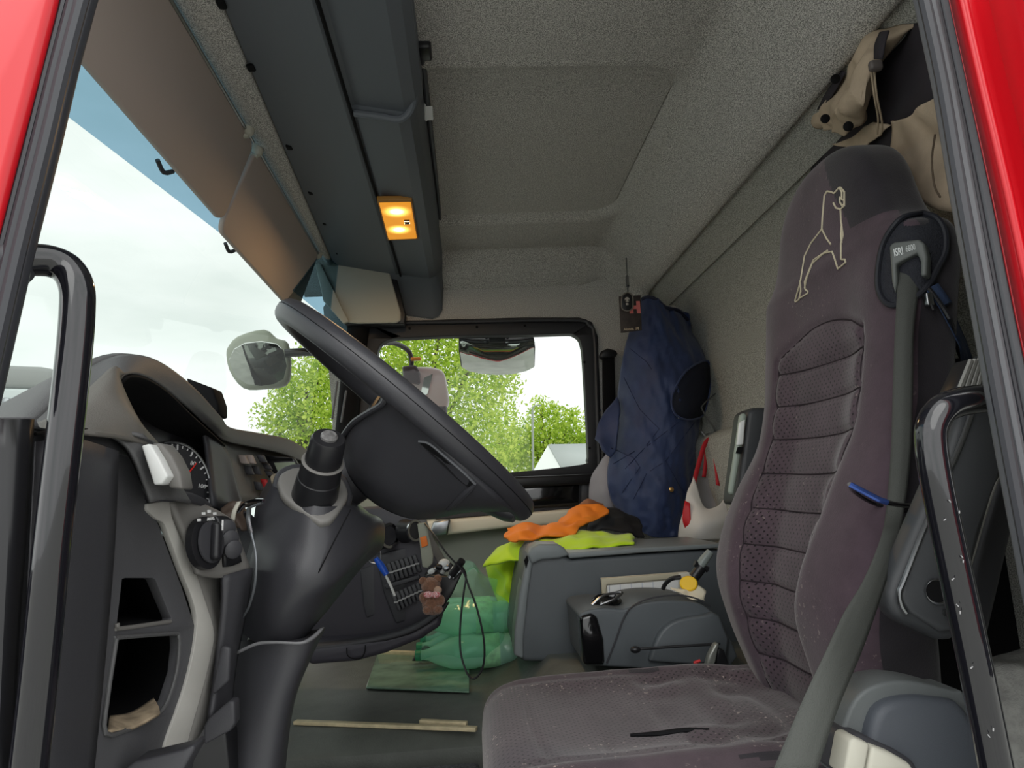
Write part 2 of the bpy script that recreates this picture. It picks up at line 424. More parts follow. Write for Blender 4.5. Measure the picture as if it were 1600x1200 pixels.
# tunnel: flat deck in front, raised under the seats
rows = []
for y in [1.0, 1.04, 1.08, 1.4, 1.75, 2.08]:
    dz = {1.0: -.30, 1.04: -.03, 1.08: 0}.get(y, 0)
    rows.append([V((x, y, (0 if y == 1.0 else z+dz))) for x, z in tun])
nn = len(tun); vs = [p for r in rows for p in r]
fs = [(i*nn+k, i*nn+k+1, (i+1)*nn+k+1, (i+1)*nn+k) for i in range(len(rows)-1) for k in range(nn-1)]
tn = mk('floor', vs, fs, M_['rubbermat'], ang=40); struct(tn)
# ------------------------------------------------------------------ near door opening: red frame and rubber seals
def edge_strip(name, la, lb, Y, dY, mt, parent=None, ribs=None, rr=.0035, rm=None):
    """a strip between two pixel polylines at depth Y, with rounded ribs running along it"""
    pts = PP(la+lb[::-1], Y)
    o = prism(name, pts, (0, dY, 0), mt, parent, bevel=.003)
    return o
AL = [(92, -60), (80, 0), (52, 110), (22, 225), (-20, 390), (-60, 560)]        # red / seal border, left
AR = [(158, -60), (140, 0), (113, 100), (84, 225), (40, 400), (-15, 640)]       # seal / opening border, left
lp = prism('trim_5', PP([(-220, -60), (92, -60), (80, 0), (52, 110), (22, 225), (-20, 390), (-60, 560), (-220, 560)], -.05), (0, .014, 0), M_['red'], bevel=.006); struct(lp)
sl = edge_strip('trim_6', AL, AR, -.035, .012, M_['rubberd']); struct(sl)
def lerpl(A, B, t): return [(a[0]+(b[0]-a[0])*t, a[1]+(b[1]-a[1])*t) for a, b in zip(A, B)]
for t, r, m in [(.12, .0045, 'rubber'), (.34, .003, 'rubberd'), (.55, .004, 'rubberd'), (.80, .0052, 'rubberd')]:
    tube('seal_lip', PP(lerpl(AL, AR, t), -.038), r, M_[m], sl, n=8, sm=3)
BL = [(1425, -60), (1440, 0), (1468, 130), (1496, 300), (1532, 500), (1566, 690), (1600, 870), (1640, 1080)]
BR = [(1474, -60), (1484, 0), (1512, 130), (1550, 300), (1590, 500), (1632, 690), (1670, 870), (1710, 1080)]
sr = edge_strip('trim_7', BL, BR, -.02, .012, M_['rubber']); struct(sr)
for t, r, m in [(.10, .005, 'rubberd'), (.34, .0045, 'rubber'), (.56, .0025, 'rubberd'), (.78, .005, 'rubber')]:
    tube('seal_lip', PP(lerpl(BL, BR, t), -.024), r, M_[m], sr, n=8, sm=3)
RL = BR
RM1 = [(1492, -60), (1505, 0), (1535, 130), (1576, 300), (1620, 500), (1664, 690), (1704, 870), (1750, 1080)]
rp = prism('trim_8', PP(RL+[(a[0]+130, a[1]) for a in RL[::-1]], -.03), (0, .01, 0), M_['red'], bevel=.002); struct(rp)
mk('red_flange', *surfmesh([PP([a for a in RL], -.035), PP(RM1, -.055)], 2, 2), M_['red'], rp, solid=.004)
mk('red_flange', *surfmesh([PP(RM1, -.055), PP([(a[0]+40, a[1]) for a in RM1], -.045), PP([(a[0]+120, a[1]) for a in RM1], -.10)], 2, 2), M_['red'], rp, solid=.004)
lw_ = PP([(1450, -60), (1475, 130), (1520, 400), (1565, 640), (1615, 870), (1655, 1080), (1700, 1500)], .0)
prism('wall_left', lw_+[V((.95, .0, -.2)), V((.95, .0, 1.85)), V((.40, .0, 1.85))], (0, .004, 0), M_['liner2'])['kind'] = 'structure'
# roof rail of the opening, sill and lower jamb (out of view at top and bottom), closing the cab
struct(mk('wall_front', *boxmesh((-.72, 1.05, .2), (.06, 2.2, 1.1)), M_['void']))

for k, (a_, b_) in enumerate([((527, 596), (519, 655)), ((541, 610), (533, 660))]):
    tube('pillar_rib', [P(a_[0], a_[1], 2.02), P(b_[0], b_[1], 2.02)], .004, M_['rubber'], apr, n=8, sm=1)
# outer skin around the window, red like the door below it
sk_ = plate('trim_10', [(520, 440), (560, 380), (700, 330), (1180, 330), (1220, 500), (1220, 800), (535, 800), (525, 650)], [[(560, 500), (930, 480), (950, 760), (555, 775)]], lambda a, b: 2.17, M_['red'], th=.015); struct(sk_)
struct(mk('floor', *boxmesh((-.32, .86, .13), (.62, .25, .26)), M_['carpet'], bevel=.01))
# ================================================================== overhead console
oc = thing('overhead_console', (-.3, 1.0, 1.6), 'long dark grey overhead console running across the cab above the windshield', 'console')
secs = []
def csec(y, dz=0, lip=0, drop=0):
    a = A_(y); c = -.240+.016*(2-y)/1.4
    return [V((a, y, 1.785)), V((a, y, 1.700-drop)), V((a+.015, y, 1.692-drop)), V((c-.012, y, 1.646-drop)), V((c, y, 1.650-drop)), V((c+.010, y, 1.642-drop+dz)),
            V((-.125+lip, y, 1.622-drop+dz)), V((-.100+lip, y, 1.632-drop+dz)), V((-.085+lip, y, 1.655-drop+dz)), V((-.075+lip*.4, y, 1.70-drop*.5)), V((-.068, y, 1.80))]
N_ = (.012, .016)
secs = [csec(-.02, *N_), csec(.5, *N_), csec(.83, *N_), csec(.855, *N_), csec(.875, 0, 0), csec(1.5), csec(1.985), csec(1.992, .004), csec(2.0, 0), csec(2.03, 0, 0, .02), csec(2.075, 0, 0, .10), csec(2.09, 0, 0, .13)]
vs, fs = loftmesh(secs); mk('console_body', vs, fs, M_['console'], oc, ang=28)
# raised rounded lip between the pocket and the lamp part
tube('console_lip', [V((-.220, .868, 1.642)), V((-.17, .865, 1.632)), V((-.120, .862, 1.622)), V((-.093, .845, 1.640)), V((-.083, .79, 1.665)), V((-.075, .62, 1.69)), V((-.073, .4, 1.70))], .0085, M_['console'], oc, n=10, sm=5)
tube('console_seam', [V((-.220, 0, 1.640)), V((-.227, 1.0, 1.640)), V((-.235, 2.0, 1.640))], .004, M_['void'], oc, n=6, sm=1)
for k, (a, b) in enumerate([(346, 7), (392, 106), (452, 230), (486, 301), (508, 349), (528, 395)]):
    c = PZ(a, b, 1.692)
    box('slot', c, (.016, .022, .008), M_['void'], oc, bevel=.004)
c = P(611, 203, .90); lathe('screw_hole', V((c.x, c.y, 1.6185)), (0, 0, -1), [(.007, 0), (.007, .002), (.004, .0022)], M_['void'], oc, n=14)
c = P(650, 436, 2.02); lathe('screw_hole', c, (0, -.4, -1), [(.006, 0), (.006, .002), (.004, .0022)], M_['void'], oc, n=14)
# amber reading light, lit
zl = 1.620
q = [PZ(590, 313, zl), PZ(643, 312, zl), PZ(653, 372, zl), PZ(606, 374, zl)]
c = sum(q, V())/4
def inset(q, c, s, z): return [V((c.x+(p.x-c.x)*s, c.y+(p.y-c.y)*s, z)) for p in q]
bezel = mk('lamp_bezel', inset(q, c, 1.03, zl+.01)+inset(q, c, 1.03, zl-.003), [(4, 5, 6, 7), (0, 1, 5, 4), (1, 2, 6, 5), (2, 3, 7, 6), (3, 0, 4, 7)], mat('lamp_bezel', (170, 120, 50), .4), oc, bevel=.002)
lm = bpy.data.materials.new('lit_lens'); lm.use_nodes = True; nt = lm.node_tree; b = nt.nodes['Principled BSDF']
tcn = nt.nodes.new('ShaderNodeNewGeometry'); b.inputs['Base Color'].default_value = srgb(250, 190, 90)
def bulb(cc, r):
    sb = nt.nodes.new('ShaderNodeVectorMath'); sb.operation = 'DISTANCE'; sb.inputs[1].default_value = cc; nt.links.new(tcn.outputs['Position'], sb.inputs[0])
    mr = nt.nodes.new('ShaderNodeMapRange'); mr.inputs[1].default_value = 0; mr.inputs[2].default_value = r; mr.inputs[3].default_value = 1; mr.inputs[4].default_value = 0; mr.interpolation_type = 'SMOOTHSTEP'
    nt.links.new(sb.outputs['Value'], mr.inputs[0]); return mr
b1 = bulb(q[0].lerp(q[3], .22).lerp(q[1].lerp(q[2], .22), .5), .05); b2 = bulb(q[0].lerp(q[3], .68).lerp(q[1].lerp(q[2], .68), .45), .045)
ad = nt.nodes.new('ShaderNodeMath'); ad.operation = 'ADD'; nt.links.new(b1.outputs[0], ad.inputs[0]); nt.links.new(b2.outputs[0], ad.inputs[1])
rp_ = nt.nodes.new('ShaderNodeValToRGB'); rp_.color_ramp.elements[0].color = srgb(196, 120, 20); rp_.color_ramp.elements[1].color = srgb(255, 250, 225); e = rp_.color_ramp.elements.new(.5); e.color = srgb(250, 200, 95)
nt.links.new(ad.outputs[0], rp_.inputs[0]); nt.links.new(rp_.outputs[0], b.inputs['Emission Color'])
ms = nt.nodes.new('ShaderNodeMath'); ms.operation = 'MULTIPLY_ADD'; ms.inputs[1].default_value = 1.1; ms.inputs[2].default_value = .62; nt.links.new(ad.outputs[0], ms.inputs[0]); nt.links.new(ms.outputs[0], b.inputs['Emission Strength'])
lens = mk('lamp_lens', inset(q, c, .95, zl-.002)+inset(q, c, .90, zl-.007), [(4, 5, 6, 7), (0, 1, 5, 4), (1, 2, 6, 5), (2, 3, 7, 6), (3, 0, 4, 7)], lm, oc, bevel=.002)
cs = PZ(636, 347, zl-.01); box('switch', cs, (.016, .02, .008), M_['black'], lens, bevel=.001)
ld = bpy.data.lights.new('reading_lamp', 'AREA'); lo = bpy.data.objects.new('reading_lamp', ld); COL.objects.link(lo); ld.size = .07; ld.energy = 1.3; ld.color = (1, .62, .28); lo.location = c+V((0, 0, -.012))
# black seal strip and catch against the roof panel
st = tube('roof_panel_seal', [PZ(657, 68, 1.735), PZ(672, 200, 1.74), PZ(684, 300, 1.745), PZ(688, 345, 1.745)], [.008, .007, .005, .005], M_['rubberd'], oc, n=8, sm=3)
box('latch_block', PZ(663, 76, 1.73), (.03, .05, .03), M_['blacks'], oc, bevel=.006)
# small white tag clip hanging off the seal
wc = thing('tag_clip', PZ(668, 178, 1.725), 'small white clip tag with a hook at the inner edge of the overhead console', 'clip')
Mx = frame(PZ(668, 177, 1.72), (1, 0, 0), (0, .75, -.6))
v, f = boxmesh((0, 0, 0), (.026, .034, .003)); mk('tag_plate', [Mx @ V(p) for p in v], f, M_['white'], wc, bevel=.002)
v, f = lathemesh((0, .001, .002), (0, 0, 1), [(.008, 0), (.008, .001)], 16); mk('emblem', [Mx @ V(p) for p in v], f, mat('tag_print', (110, 118, 128), .5), wc)
v, f = boxmesh((0, -.012, .002), (.018, .005, .001)); mk('bar', [Mx @ V(p) for p in v], f, mat('tag_bar', (60, 70, 96), .5), wc)
tube('hook', [Mx @ V((-.004, .018, 0)), Mx @ V((-.004, -.027, 0))], .0022, M_['white'], wc, sm=1, n=6)
# ------------------------------------------------------------------ pale panel at the passenger end
pv = thing('visor_panel', (-.4, 2.0, 1.5), 'pale grey flap panel above the top corner of the passenger window', 'panel')
pprism('flap', [(500, 408), (512, 403), (596, 406), (607, 420), (626, 488), (626, 500), (618, 504), (560, 505), (536, 503)], 2.0, .015, M_['beige'], pv, bevel=.006, seg=3)
pprism('flap_edge', [(492, 412), (500, 410), (545, 502), (536, 505), (505, 470)], 1.985, .02, M_['beige'], pv, bevel=.004, seg=3)
pprism('flap_frame', [(490, 404), (600, 401), (614, 410), (634, 492), (632, 506), (540, 508)], 2.02, .05, M_['blacks'], pv, bevel=.004)
# ------------------------------------------------------------------ sun visors
def visor(label, y0, y1, drop, rad, cut=0):
    t = thing('sun_visor', (-.55, (y0+y1)/2, 1.45), label, 'visor', None)
    o2 = [(a, b) for a, b in rrect(y0, y1, 0, drop, rad, 6)]
    d = V((-.082, 0, -.22)).normalized()
    if cut: o2 = [(a+cut*(1-b/drop)*(1 if a < (y0+y1)/2 else -.4), b) for a, b in o2]
    base = V((0, 0, 1.69))
    pts = [base+V((H_(a), a, 0))+d*b for a, b in o2]
    prism('visor_board', pts, (-.014, 0, .004), M_['visor'], t, bevel=.005, seg=3)
    tube('visor_rod', [base+V((H_(y0), y0+.03, 0)), base+V((H_(y1), y1-.01, 0))], .004, M_['steel'], t, sm=1, n=8)
    return t, d
t1, dd = visor('large taupe sun visor nearest the driver, hanging over the windshield', -.02, 1.082, .215, .03)
t2, dd = visor('second taupe sun visor hanging beyond the large one, lit warm by the lamp', 1.085, 1.885, .235, .035, .02)
def vclip(px, py, par):
    c = P(px, py, PZ(px, py, 1.69).y)
    g = lathe('hinge_clip', c+V((0, 0, .012)), (.15, -.1, -1), [(.013, 0), (.014, .012), (.010, .022), (.006, .026)], M_['beige'], par, n=14)
    box('hinge_lug', c+V((-.01, 0, -.014)), (.022, .012, .008), M_['beige'], par, bevel=.002)
vclip(388, 204, t1); vclip(402, 236, t2); vclip(497, 398, t2)
for px, py, y, par in [(246, 250, .80, t1), (652-300, 380, 1.2, t2)]:
    c = P(px, py, y); tube('clip', [c, c+V((.0, .03, -.012)), c+V((.01, .05, -.0))], .005, M_['black'], par, n=8, sm=3)
# ------------------------------------------------------------------ mirrors outside
def mirror(name, label, shell, glassp, Y, dep, parent=None, tiltb=.0):
    t = thing(name, P(shell[0][0], shell[0][1], Y), label, 'mirror')
    pts = cat_rom(PP(shell, Y)+[P(shell[0][0], shell[0][1], Y)], 4)[:-1]
    prism('housing', pts, (-.01, dep, 0), M_['black'], t, bevel=.02, seg=3)
    return t
# front close-range mirror seen through the windshield
fm = thing('front_mirror', P(430, 540, 1.95), 'rounded front mirror beyond the windshield, left of the steering wheel', 'mirror')
sh = cat_rom([P(a, b, 2.0, ) for a, b in [(351, 545), (370, 524), (412, 513), (432, 527), (450, 535), (454, 575), (446, 600), (410, 606), (378, 604), (357, 577), (351, 545)]], 3)[:-1]
prism('housing', sh, (-.01, .06, .0), mat('mirror_shell', (150, 156, 140), .5), fm, bevel=.02, seg=3)
gl = cat_rom([P(a, b, 1.945) for a, b in [(358, 565), (375, 540), (410, 534), (443, 543), (446, 590), (412, 603), (382, 599), (364, 582), (358, 565)]], 3)[:-1]
gc = sum(gl, V())/len(gl)
def convex_glass(name, ring, nrm, sag, parent, mt=None):
    c = sum(ring, V())/len(ring); vs = [c+V(nrm)*sag]; n = len(ring); fs = []
    for s in (.25, .5, .75, 1.0):
        for p in ring: vs.append(c+(p-c)*s+V(nrm)*sag*(1-s*s))
    for k in range(n): fs.append((0, 1+k, 1+(k+1) % n))
    for j in range(3):
        for k in range(n): fs.append((1+j*n+k, 1+(j+1)*n+k, 1+(j+1)*n+(k+1) % n, 1+j*n+(k+1) % n))
    # extrude rim backwards for thickness
    o = len(vs)
    for p in ring: vs.append(p-V(nrm)*.01)
    for k in range(n): fs.append((1+3*n+k, o+k, o+(k+1) % n, 1+3*n+(k+1) % n))
    return mk(name, vs, fs, mt or M_['mirror'], parent, ang=60)
n1 = V((.25, -.85, -.46)).normalized(); c0 = P(405, 565, 1.915)
gl = [PN(a, b, c0, n1) for a, b in [(358, 562), (366, 546), (382, 537), (408, 534), (432, 538), (443, 548), (448, 572), (443, 592), (428, 600), (408, 603), (386, 600), (370, 590), (362, 576)]]
convex_glass('mirror_face', gl, n1, .012, fm)
tube('mirror_arm', PP([(445, 552, 1.98), (475, 550, 2.0), (520, 550, 2.1)]), .016, M_['blacks'], fm, n=10, sm=2)
# close-range mirror over the side window (outside)
km = thing('side_mirror', P(776, 530, 2.22), 'wide convex kerb mirror hung at the top of the passenger window', 'mirror')
sh = [P(a, b, 2.29) for a, b in [(717, 533), (722, 527), (832, 526), (836, 534), (835, 548), (718, 548)]]
prism('housing', sh, (0, .05, 0), M_['black'], km, bevel=.01, seg=3)
n2 = V((.04, -.60, -.80)).normalized(); c0 = P(776, 555, 2.235)
ringp = [(719, 531), (740, 534), (776, 536), (812, 534), (833, 531), (835, 545), (834, 574), (822, 580), (800, 585), (776, 586), (752, 584), (732, 580), (722, 574), (719, 552)]
rim = [PN(a, b, c0, n2) for a, b in ringp]
cc = sum(rim, V())/len(rim)
prism('mirror_frame', [cc+(p-cc)*1.03-n2*.004 for p in rim], -n2*.02, M_['black'], km, bevel=.004)
convex_glass('mirror_face', rim, n2, .03, km)
pprism('mirror_bracket', [(764, 514), (790, 514), (790, 534), (764, 534)], 2.16, .05, M_['black'], km, bevel=.004)
for a in (760, 793): lathe('bracket_bolt', P(a, 528, 2.17), (0, -1, 0), [(.006, 0), (.006, .006)], M_['chrome'], km, n=12)
# big rear-view mirror on its arm, outside the passenger door
bm_ = thing('rear_view_mirror', P(660, 600, 2.55), 'large exterior rear view mirror with pale housing beyond the passenger window', 'mirror')
sh = cat_rom([P(a, b, 2.5) for a, b in [(633, 582), (640, 574), (672, 573), (692, 580), (698, 600), (700, 634), (672, 636), (640, 632), (633, 582)]], 3)[:-1]
prism('housing', sh, (0, .07, 0), mat('mirror_pale', (205, 212, 208), .6), bm_, bevel=.012, seg=3)
pprism('mount_clamp', [(628, 572), (650, 570), (656, 582), (656, 600), (630, 596)], 2.47, .03, M_['black'], bm_, bevel=.008)
pprism('mirror_face_shade', [(663, 590), (676, 584), (668, 615), (655, 625)], 2.495, .004, M_['mirror'], bm_)
pprism('lower_mirror', [(664, 632), (698, 632), (700, 690), (690, 700), (664, 690)], 2.5, .07, M_['black'], bm_, bevel=.012)
tube('mirror_arm', PP([(570, 545, 2.13), (590, 538, 2.25), (615, 536, 2.4), (637, 547, 2.5), (643, 565, 2.52), (640, 600, 2.53), (640, 720, 2.53)]), .011, M_['black'], bm_, n=10, sm=4)
box('amber_marker', P(650, 561, 2.5), (.045, .02, .014), mat('amber_lens', (220, 150, 60), .3), bm_, bevel=.003)
# ================================================================== driver's seat
def fabric(name, col, perf=False, dust=0, col2=None):
    m = mat(name, col, .85, sheen=.25, spec=.2)
    nt = m.node_tree; b = nt.nodes['Principled BSDF']; b.inputs['Sheen Roughness'].default_value = .5
    g = nt.nodes.new('ShaderNodeNewGeometry')
    n = nt.nodes.new('ShaderNodeTexNoise'); n.inputs['Scale'].default_value = 14; n.inputs['Detail'].default_value = 8; n.inputs['Roughness'].default_value = .65
    nt.links.new(g.outputs['Position'], n.inputs['Vector'])
    r = nt.nodes.new('ShaderNodeValToRGB'); c = srgb(*col); r.color_ramp.elements[0].color = tuple(x*.78 for x in c[:3])+(1,); r.color_ramp.elements[1].color = tuple(x*1.25 for x in c[:3])+(1,)
    r.color_ramp.elements[0].position = .3; r.color_ramp.elements[1].position = .7
    nt.links.new(n.outputs['Fac'], r.inputs[0]); last = r.outputs[0]
    # coarse felt
    n2 = nt.nodes.new('ShaderNodeTexNoise'); n2.inputs['Scale'].default_value = 500; n2.inputs['Detail'].default_value = 2
    nt.links.new(g.outputs['Position'], n2.inputs['Vector']); h = n2.outputs['Fac']
    if perf:
        at = nt.nodes.new('ShaderNodeAttribute'); at.attribute_name = 'perf'
        mp = nt.nodes.new('ShaderNodeMapping'); mp.inputs['Scale'].default_value = (1, 1, 1); nt.links.new(at.outputs['Vector'], mp.inputs['Vector'])
        vo = nt.nodes.new('ShaderNodeTexVoronoi'); vo.inputs['Scale'].default_value = 1.0; vo.inputs['Randomness'].default_value = .1; vo.voronoi_dimensions = '2D'
        nt.links.new(mp.outputs[0], vo.inputs['Vector'])
        lt = nt.nodes.new('ShaderNodeMapRange'); lt.inputs[1].default_value = .14; lt.inputs[2].default_value = .24; lt.inputs[3].default_value = 1; lt.inputs[4].default_value = 0
        nt.links.new(vo.outputs['Distance'], lt.inputs[0])
        sp = nt.nodes.new('ShaderNodeSeparateXYZ'); nt.links.new(at.outputs['Vector'], sp.inputs[0])
        mu = nt.nodes.new('ShaderNodeMath'); mu.operation = 'MULTIPLY'; nt.links.new(lt.outputs[0], mu.inputs[0]); nt.links.new(sp.outputs['Z'], mu.inputs[1])
        mx = nt.nodes.new('ShaderNodeMix'); mx.data_type = 'RGBA'; nt.links.new(mu.outputs[0], mx.inputs['Factor']); nt.links.new(last, mx.inputs['A']); mx.inputs['B'].default_value = srgb(22, 18, 22)
        last = mx.outputs['Result']
    if dust:
        n3 = nt.nodes.new('ShaderNodeTexNoise'); n3.inputs['Scale'].default_value = 160; n3.inputs['Detail'].default_value = 3
        n4 = nt.nodes.new('ShaderNodeTexNoise'); n4.inputs['Scale'].default_value = 9; n4.inputs['Detail'].default_value = 3
        nt.links.new(g.outputs['Position'], n3.inputs['Vector']); nt.links.new(g.outputs['Position'], n4.inputs['Vector'])
        m1 = nt.nodes.new('ShaderNodeMapRange'); m1.inputs[1].default_value = .63; m1.inputs[2].default_value = .70; nt.links.new(n3.outputs['Fac'], m1.inputs[0])
        m2 = nt.nodes.new('ShaderNodeMapRange'); m2.inputs[1].default_value = .5; m2.inputs[2].default_value = .68; nt.links.new(n4.outputs['Fac'], m2.inputs[0])
        mm = nt.nodes.new('ShaderNodeMath'); mm.operation = 'MULTIPLY'; nt.links.new(m1.outputs[0], mm.inputs[0]); nt.links.new(m2.outputs[0], mm.inputs[1])
        ml = nt.nodes.new('ShaderNodeMath'); ml.operation = 'MULTIPLY'; ml.inputs[1].default_value = dust; nt.links.new(mm.outputs[0], ml.inputs[0])
        mx = nt.nodes.new('ShaderNodeMix'); mx.data_type = 'RGBA'; nt.links.new(ml.outputs[0], mx.inputs['Factor']); nt.links.new(last, mx.inputs['A']); mx.inputs['B'].default_value = srgb(200, 185, 175)
        last = mx.outputs['Result']
    nt.links.new(last, b.inputs['Base Color'])
    bp = nt.nodes.new('ShaderNodeBump'); bp.inputs['Strength'].default_value = .3; bp.inputs['Distance'].default_value = .0015
    nt.links.new(h, bp.inputs['Height']); nt.links.new(bp.outputs[0], b.inputs['Normal'])
    return m
FB = fabric('seat_velour', (72, 59, 67), perf=True, dust=.35); FC = fabric('seat_velour_worn', (70, 59, 65), perf=True, dust=.9)
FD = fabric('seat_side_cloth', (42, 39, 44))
seat = thing('driver_seat', (.35, .56, 0), 'high-backed driver seat in a worn plum fabric cover with an embroidered lion outline', 'seat')
YC = .56
def interp(tab, z):
    if z <= tab[0][0]: return tab[0][1:]
    for a, b in zip(tab, tab[1:]):
        if z <= b[0]:
            t = (z-a[0])/(b[0]-a[0]); t = t*t*(3-2*t) if False else t
            return tuple(p+(q-p)*t for p, q in zip(a[1:], b[1:]))
    return tab[-1][1:]
#      z     hw   xf    thick  recess
BT = [(.40, .175, .500, .10, .02), (.46, .215, .475, .13, .03), (.54, .240, .452, .15, .045), (.62, .255, .440, .16, .055), (.70, .252, .458, .15, .055), (.78, .246, .495, .14, .045),
      (.86, .238, .538, .13, .035), (.94, .234, .564, .12, .025), (1.02, .238, .578, .12, .018), (1.08, .244, .588, .12, .012), (1.12, .244, .594, .115, .006), (1.142, .236, .596, .11, .0),
      (1.158, .214, .598, .11, .0), (1.18, .190, .600, .11, .0), (1.22, .170, .603, .11, .0), (1.26, .155, .606, .11, .0), (1.295, .135, .612, .105, .0), (1.322, .107, .620, .095, 0), (1.340, .07, .630, .075, 0), (1.348, .03, .642, .045, 0)]
def smtab(tab, n):
    cols = [[V((r[i], 0, 0)) for r in tab] for i in range(len(tab[0]))]
    cols = [[v.x for v in cat_rom(c, n)] for c in cols]
    return list(zip(*cols))
T = smtab(BT, 11)
NR = 180; rings = []
def spow(c, e): return math.copysign(abs(c)**e, c)
def arch(y): return 1.055-1.9*y*y
def wpan(z): return .103+.040*sm(.50, .90, z)       # half width of the quilted centre panel
for z, hw, xf, th, rec in T:
    ring = []; w = wpan(z)
    for k in range(NR):
        a = 2*math.pi*k/NR; ca, sa = math.cos(a), math.sin(a)
        y = hw*spow(sa, .72); front = ca > 0
        x = xf+th/2-spow(ca, .45)*th/2
        if front:
            ay = abs(y)
            x += rec*(1-sm(w*.45, w*1.25, ay))
            inside = ay < w and z < arch(y)
            if inside:
                for s_ in range(9):
                    sl = .505+.060*s_+.02*y+.25*y*y
                    x += .0045*math.exp(-((z-sl)/.005)**2)
                x -= .004*abs(math.sin(math.pi*(z-.02*y-.25*y*y-.505)/.060))
            if z < arch(y)+.02: x += .0055*math.exp(-((ay-w)/.006)**2)*(1-sm(arch(y)-.01, arch(y)+.015, z))
            if ay < w+.006: x += .005*math.exp(-((z-arch(y))/.006)**2)
            x += .006*noise.noise(V((y*6, z*9, 2)))*(1 if z < 1 else .4)
        ring.append(V((x, YC+y, z)))
    rings.append(ring)
vs, fs = loftmesh(rings)
back = mk('backrest', vs, fs, [FB, FD], seat, ang=180)
def perfattr(o, fn):
    me = o.data; at = me.attributes.new('perf', 'FLOAT_VECTOR', 'POINT')
    for i, v in enumerate(me.vertices): at.data[i].vector = fn(v.co)
def pf(c):
    y = c.y-YC; ok = 1 if (c.z < arch(y)-.006 and abs(y) < wpan(c.z)-.005 and c.x < .66) else 0
    return ((y+c.z)*80, (y-c.z)*80, ok)
perfattr(back, pf)
# darker side cloth: everything facing sideways/back, plus the headrest flank
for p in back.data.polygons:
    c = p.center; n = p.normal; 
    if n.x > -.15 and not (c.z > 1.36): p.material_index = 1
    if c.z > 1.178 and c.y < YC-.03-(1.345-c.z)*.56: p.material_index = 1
# fix: attribute interpolated per vertex is discrete at the border, which is what the seam hides
bt = bvh(back)
def sx(y, z):
    h = bt.ray_cast(V((0, YC+y, z)), V((1, 0, 0))); return h[0]+V((-.0004, 0, 0)) if h[0] else None
stm = mat('seam_thread', (40, 31, 37), .9)
def stitch(l, par=None):
    q = [p for p in (sx(*a) for a in l) if p]
    return tubemesh(q, .0013, 5)
sl_all = [[(-.142+.284*k/24, arch(-.142+.284*k/24)) for k in range(25)]]
for sg in (-1, 1): sl_all.append([(sg*wpan(.45+.565*k/40), .45+.565*k/40) for k in range(41)])
for s_ in range(9):
    w_ = wpan(.505+.06*s_)
    sl_all.append([(y, .505+.06*s_+.02*y+.25*y*y) for y in [(-1+2*k/24)*w_ for k in range(25)] if .505+.06*s_+.02*y+.25*y*y < arch(y)])
mk('seam_stitching', *join([stitch(l) for l in sl_all]), stm, seat)
def pt(px, py, l=.003): return cast(bt, px, py, l, .45)
# embroidered lion outline (flat thread on the cover)
thr = mat('embroidery', (205, 195, 170), .5, bump=.5, bs=900, dist=.0005)
strokes = [
 [(1299, 300), (1293, 299), (1289, 306), (1286, 340), (1285, 358)], [(1285, 358), (1292, 372), (1299, 382)],
 [(1285, 358), (1268, 380), (1258, 400), (1253, 430), (1252, 438)], [(1252, 438), (1243, 470), (1244, 472), (1249, 468), (1252, 455), (1251, 438)],
 [(1299, 300), (1304, 302), (1312, 293), (1316, 300), (1316, 312)], [(1318, 313), (1313, 308), (1313, 316), (1317, 322), (1320, 318)],
 [(1303, 317), (1307, 325), (1314, 327), (1320, 322), (1320, 300), (1314, 293)], [(1314, 327), (1315, 345), (1318, 368), (1315, 380), (1315, 405), (1321, 405), (1322, 410), (1310, 420), (1305, 404), (1301, 393), (1288, 396), (1270, 412)],
 [(1316, 350), (1315, 366), (1316, 380)], [(1294, 391), (1272, 406), (1258, 440), (1259, 452), (1263, 455), (1263, 458), (1250, 466)], [(1270, 412), (1262, 432), (1258, 450)]]
wdt = [.0016]*len(strokes)
lv = []
for s in strokes:
    p = [pt(a, b, .0012) for a, b in s]
    # straight-ish strokes with fine steps so they hug the cover
    q = []
    for a, b in zip(s, s[1:]):
        for k in range(4): q.append(pt(a[0]+(b[0]-a[0])*k/4, a[1]+(b[1]-a[1])*k/4, .0010))
    q.append(pt(s[-1][0], s[-1][1], .0010))
    lv.append(tubemesh(q, .0015, 6, el=.9))
mk('lion_emblem', *join(lv), thr, seat)
# black mesh oval around the belt outlet, with a piped rim
EM = mat('mesh_cloth', (34, 36, 44), .8, bump=1, bs=500, dist=.002)
oc_ = [(1440, 337), (1462, 345), (1474, 365), (1474, 395), (1462, 420), (1449, 445), (1430, 465), (1402, 478), (1384, 470), (1375, 445), (1378, 405), (1388, 372), (1410, 345)]
ov = cat_rom([V((a, b, 0)) for a, b in oc_+[oc_[0]]], 5)[:-1]
rimp = [pt(v.x, v.y, .004) for v in ov]
cx, cy = 1424, 408
vsx = [pt(cx, cy, .0025)]; n = len(ov); fsx = []
for s in (.25, .5, .75, 1.0):
    for v in ov: vsx.append(pt(cx+(v.x-cx)*s, cy+(v.y-cy)*s, .0025))
for k in range(n): fsx.append((0, 1+k, 1+(k+1) % n))
for j in range(3):
    for k in range(n): fsx.append((1+j*n+k, 1+(j+1)*n+k, 1+(j+1)*n+(k+1) % n, 1+j*n+(k+1) % n))
mk('belt_outlet_mesh', vsx, fsx, EM, seat, ang=180)
tube('belt_outlet_piping', rimp+[rimp[0]], .0042, mat('piping_black', (28, 30, 38), .6), seat, n=8, sm=1)
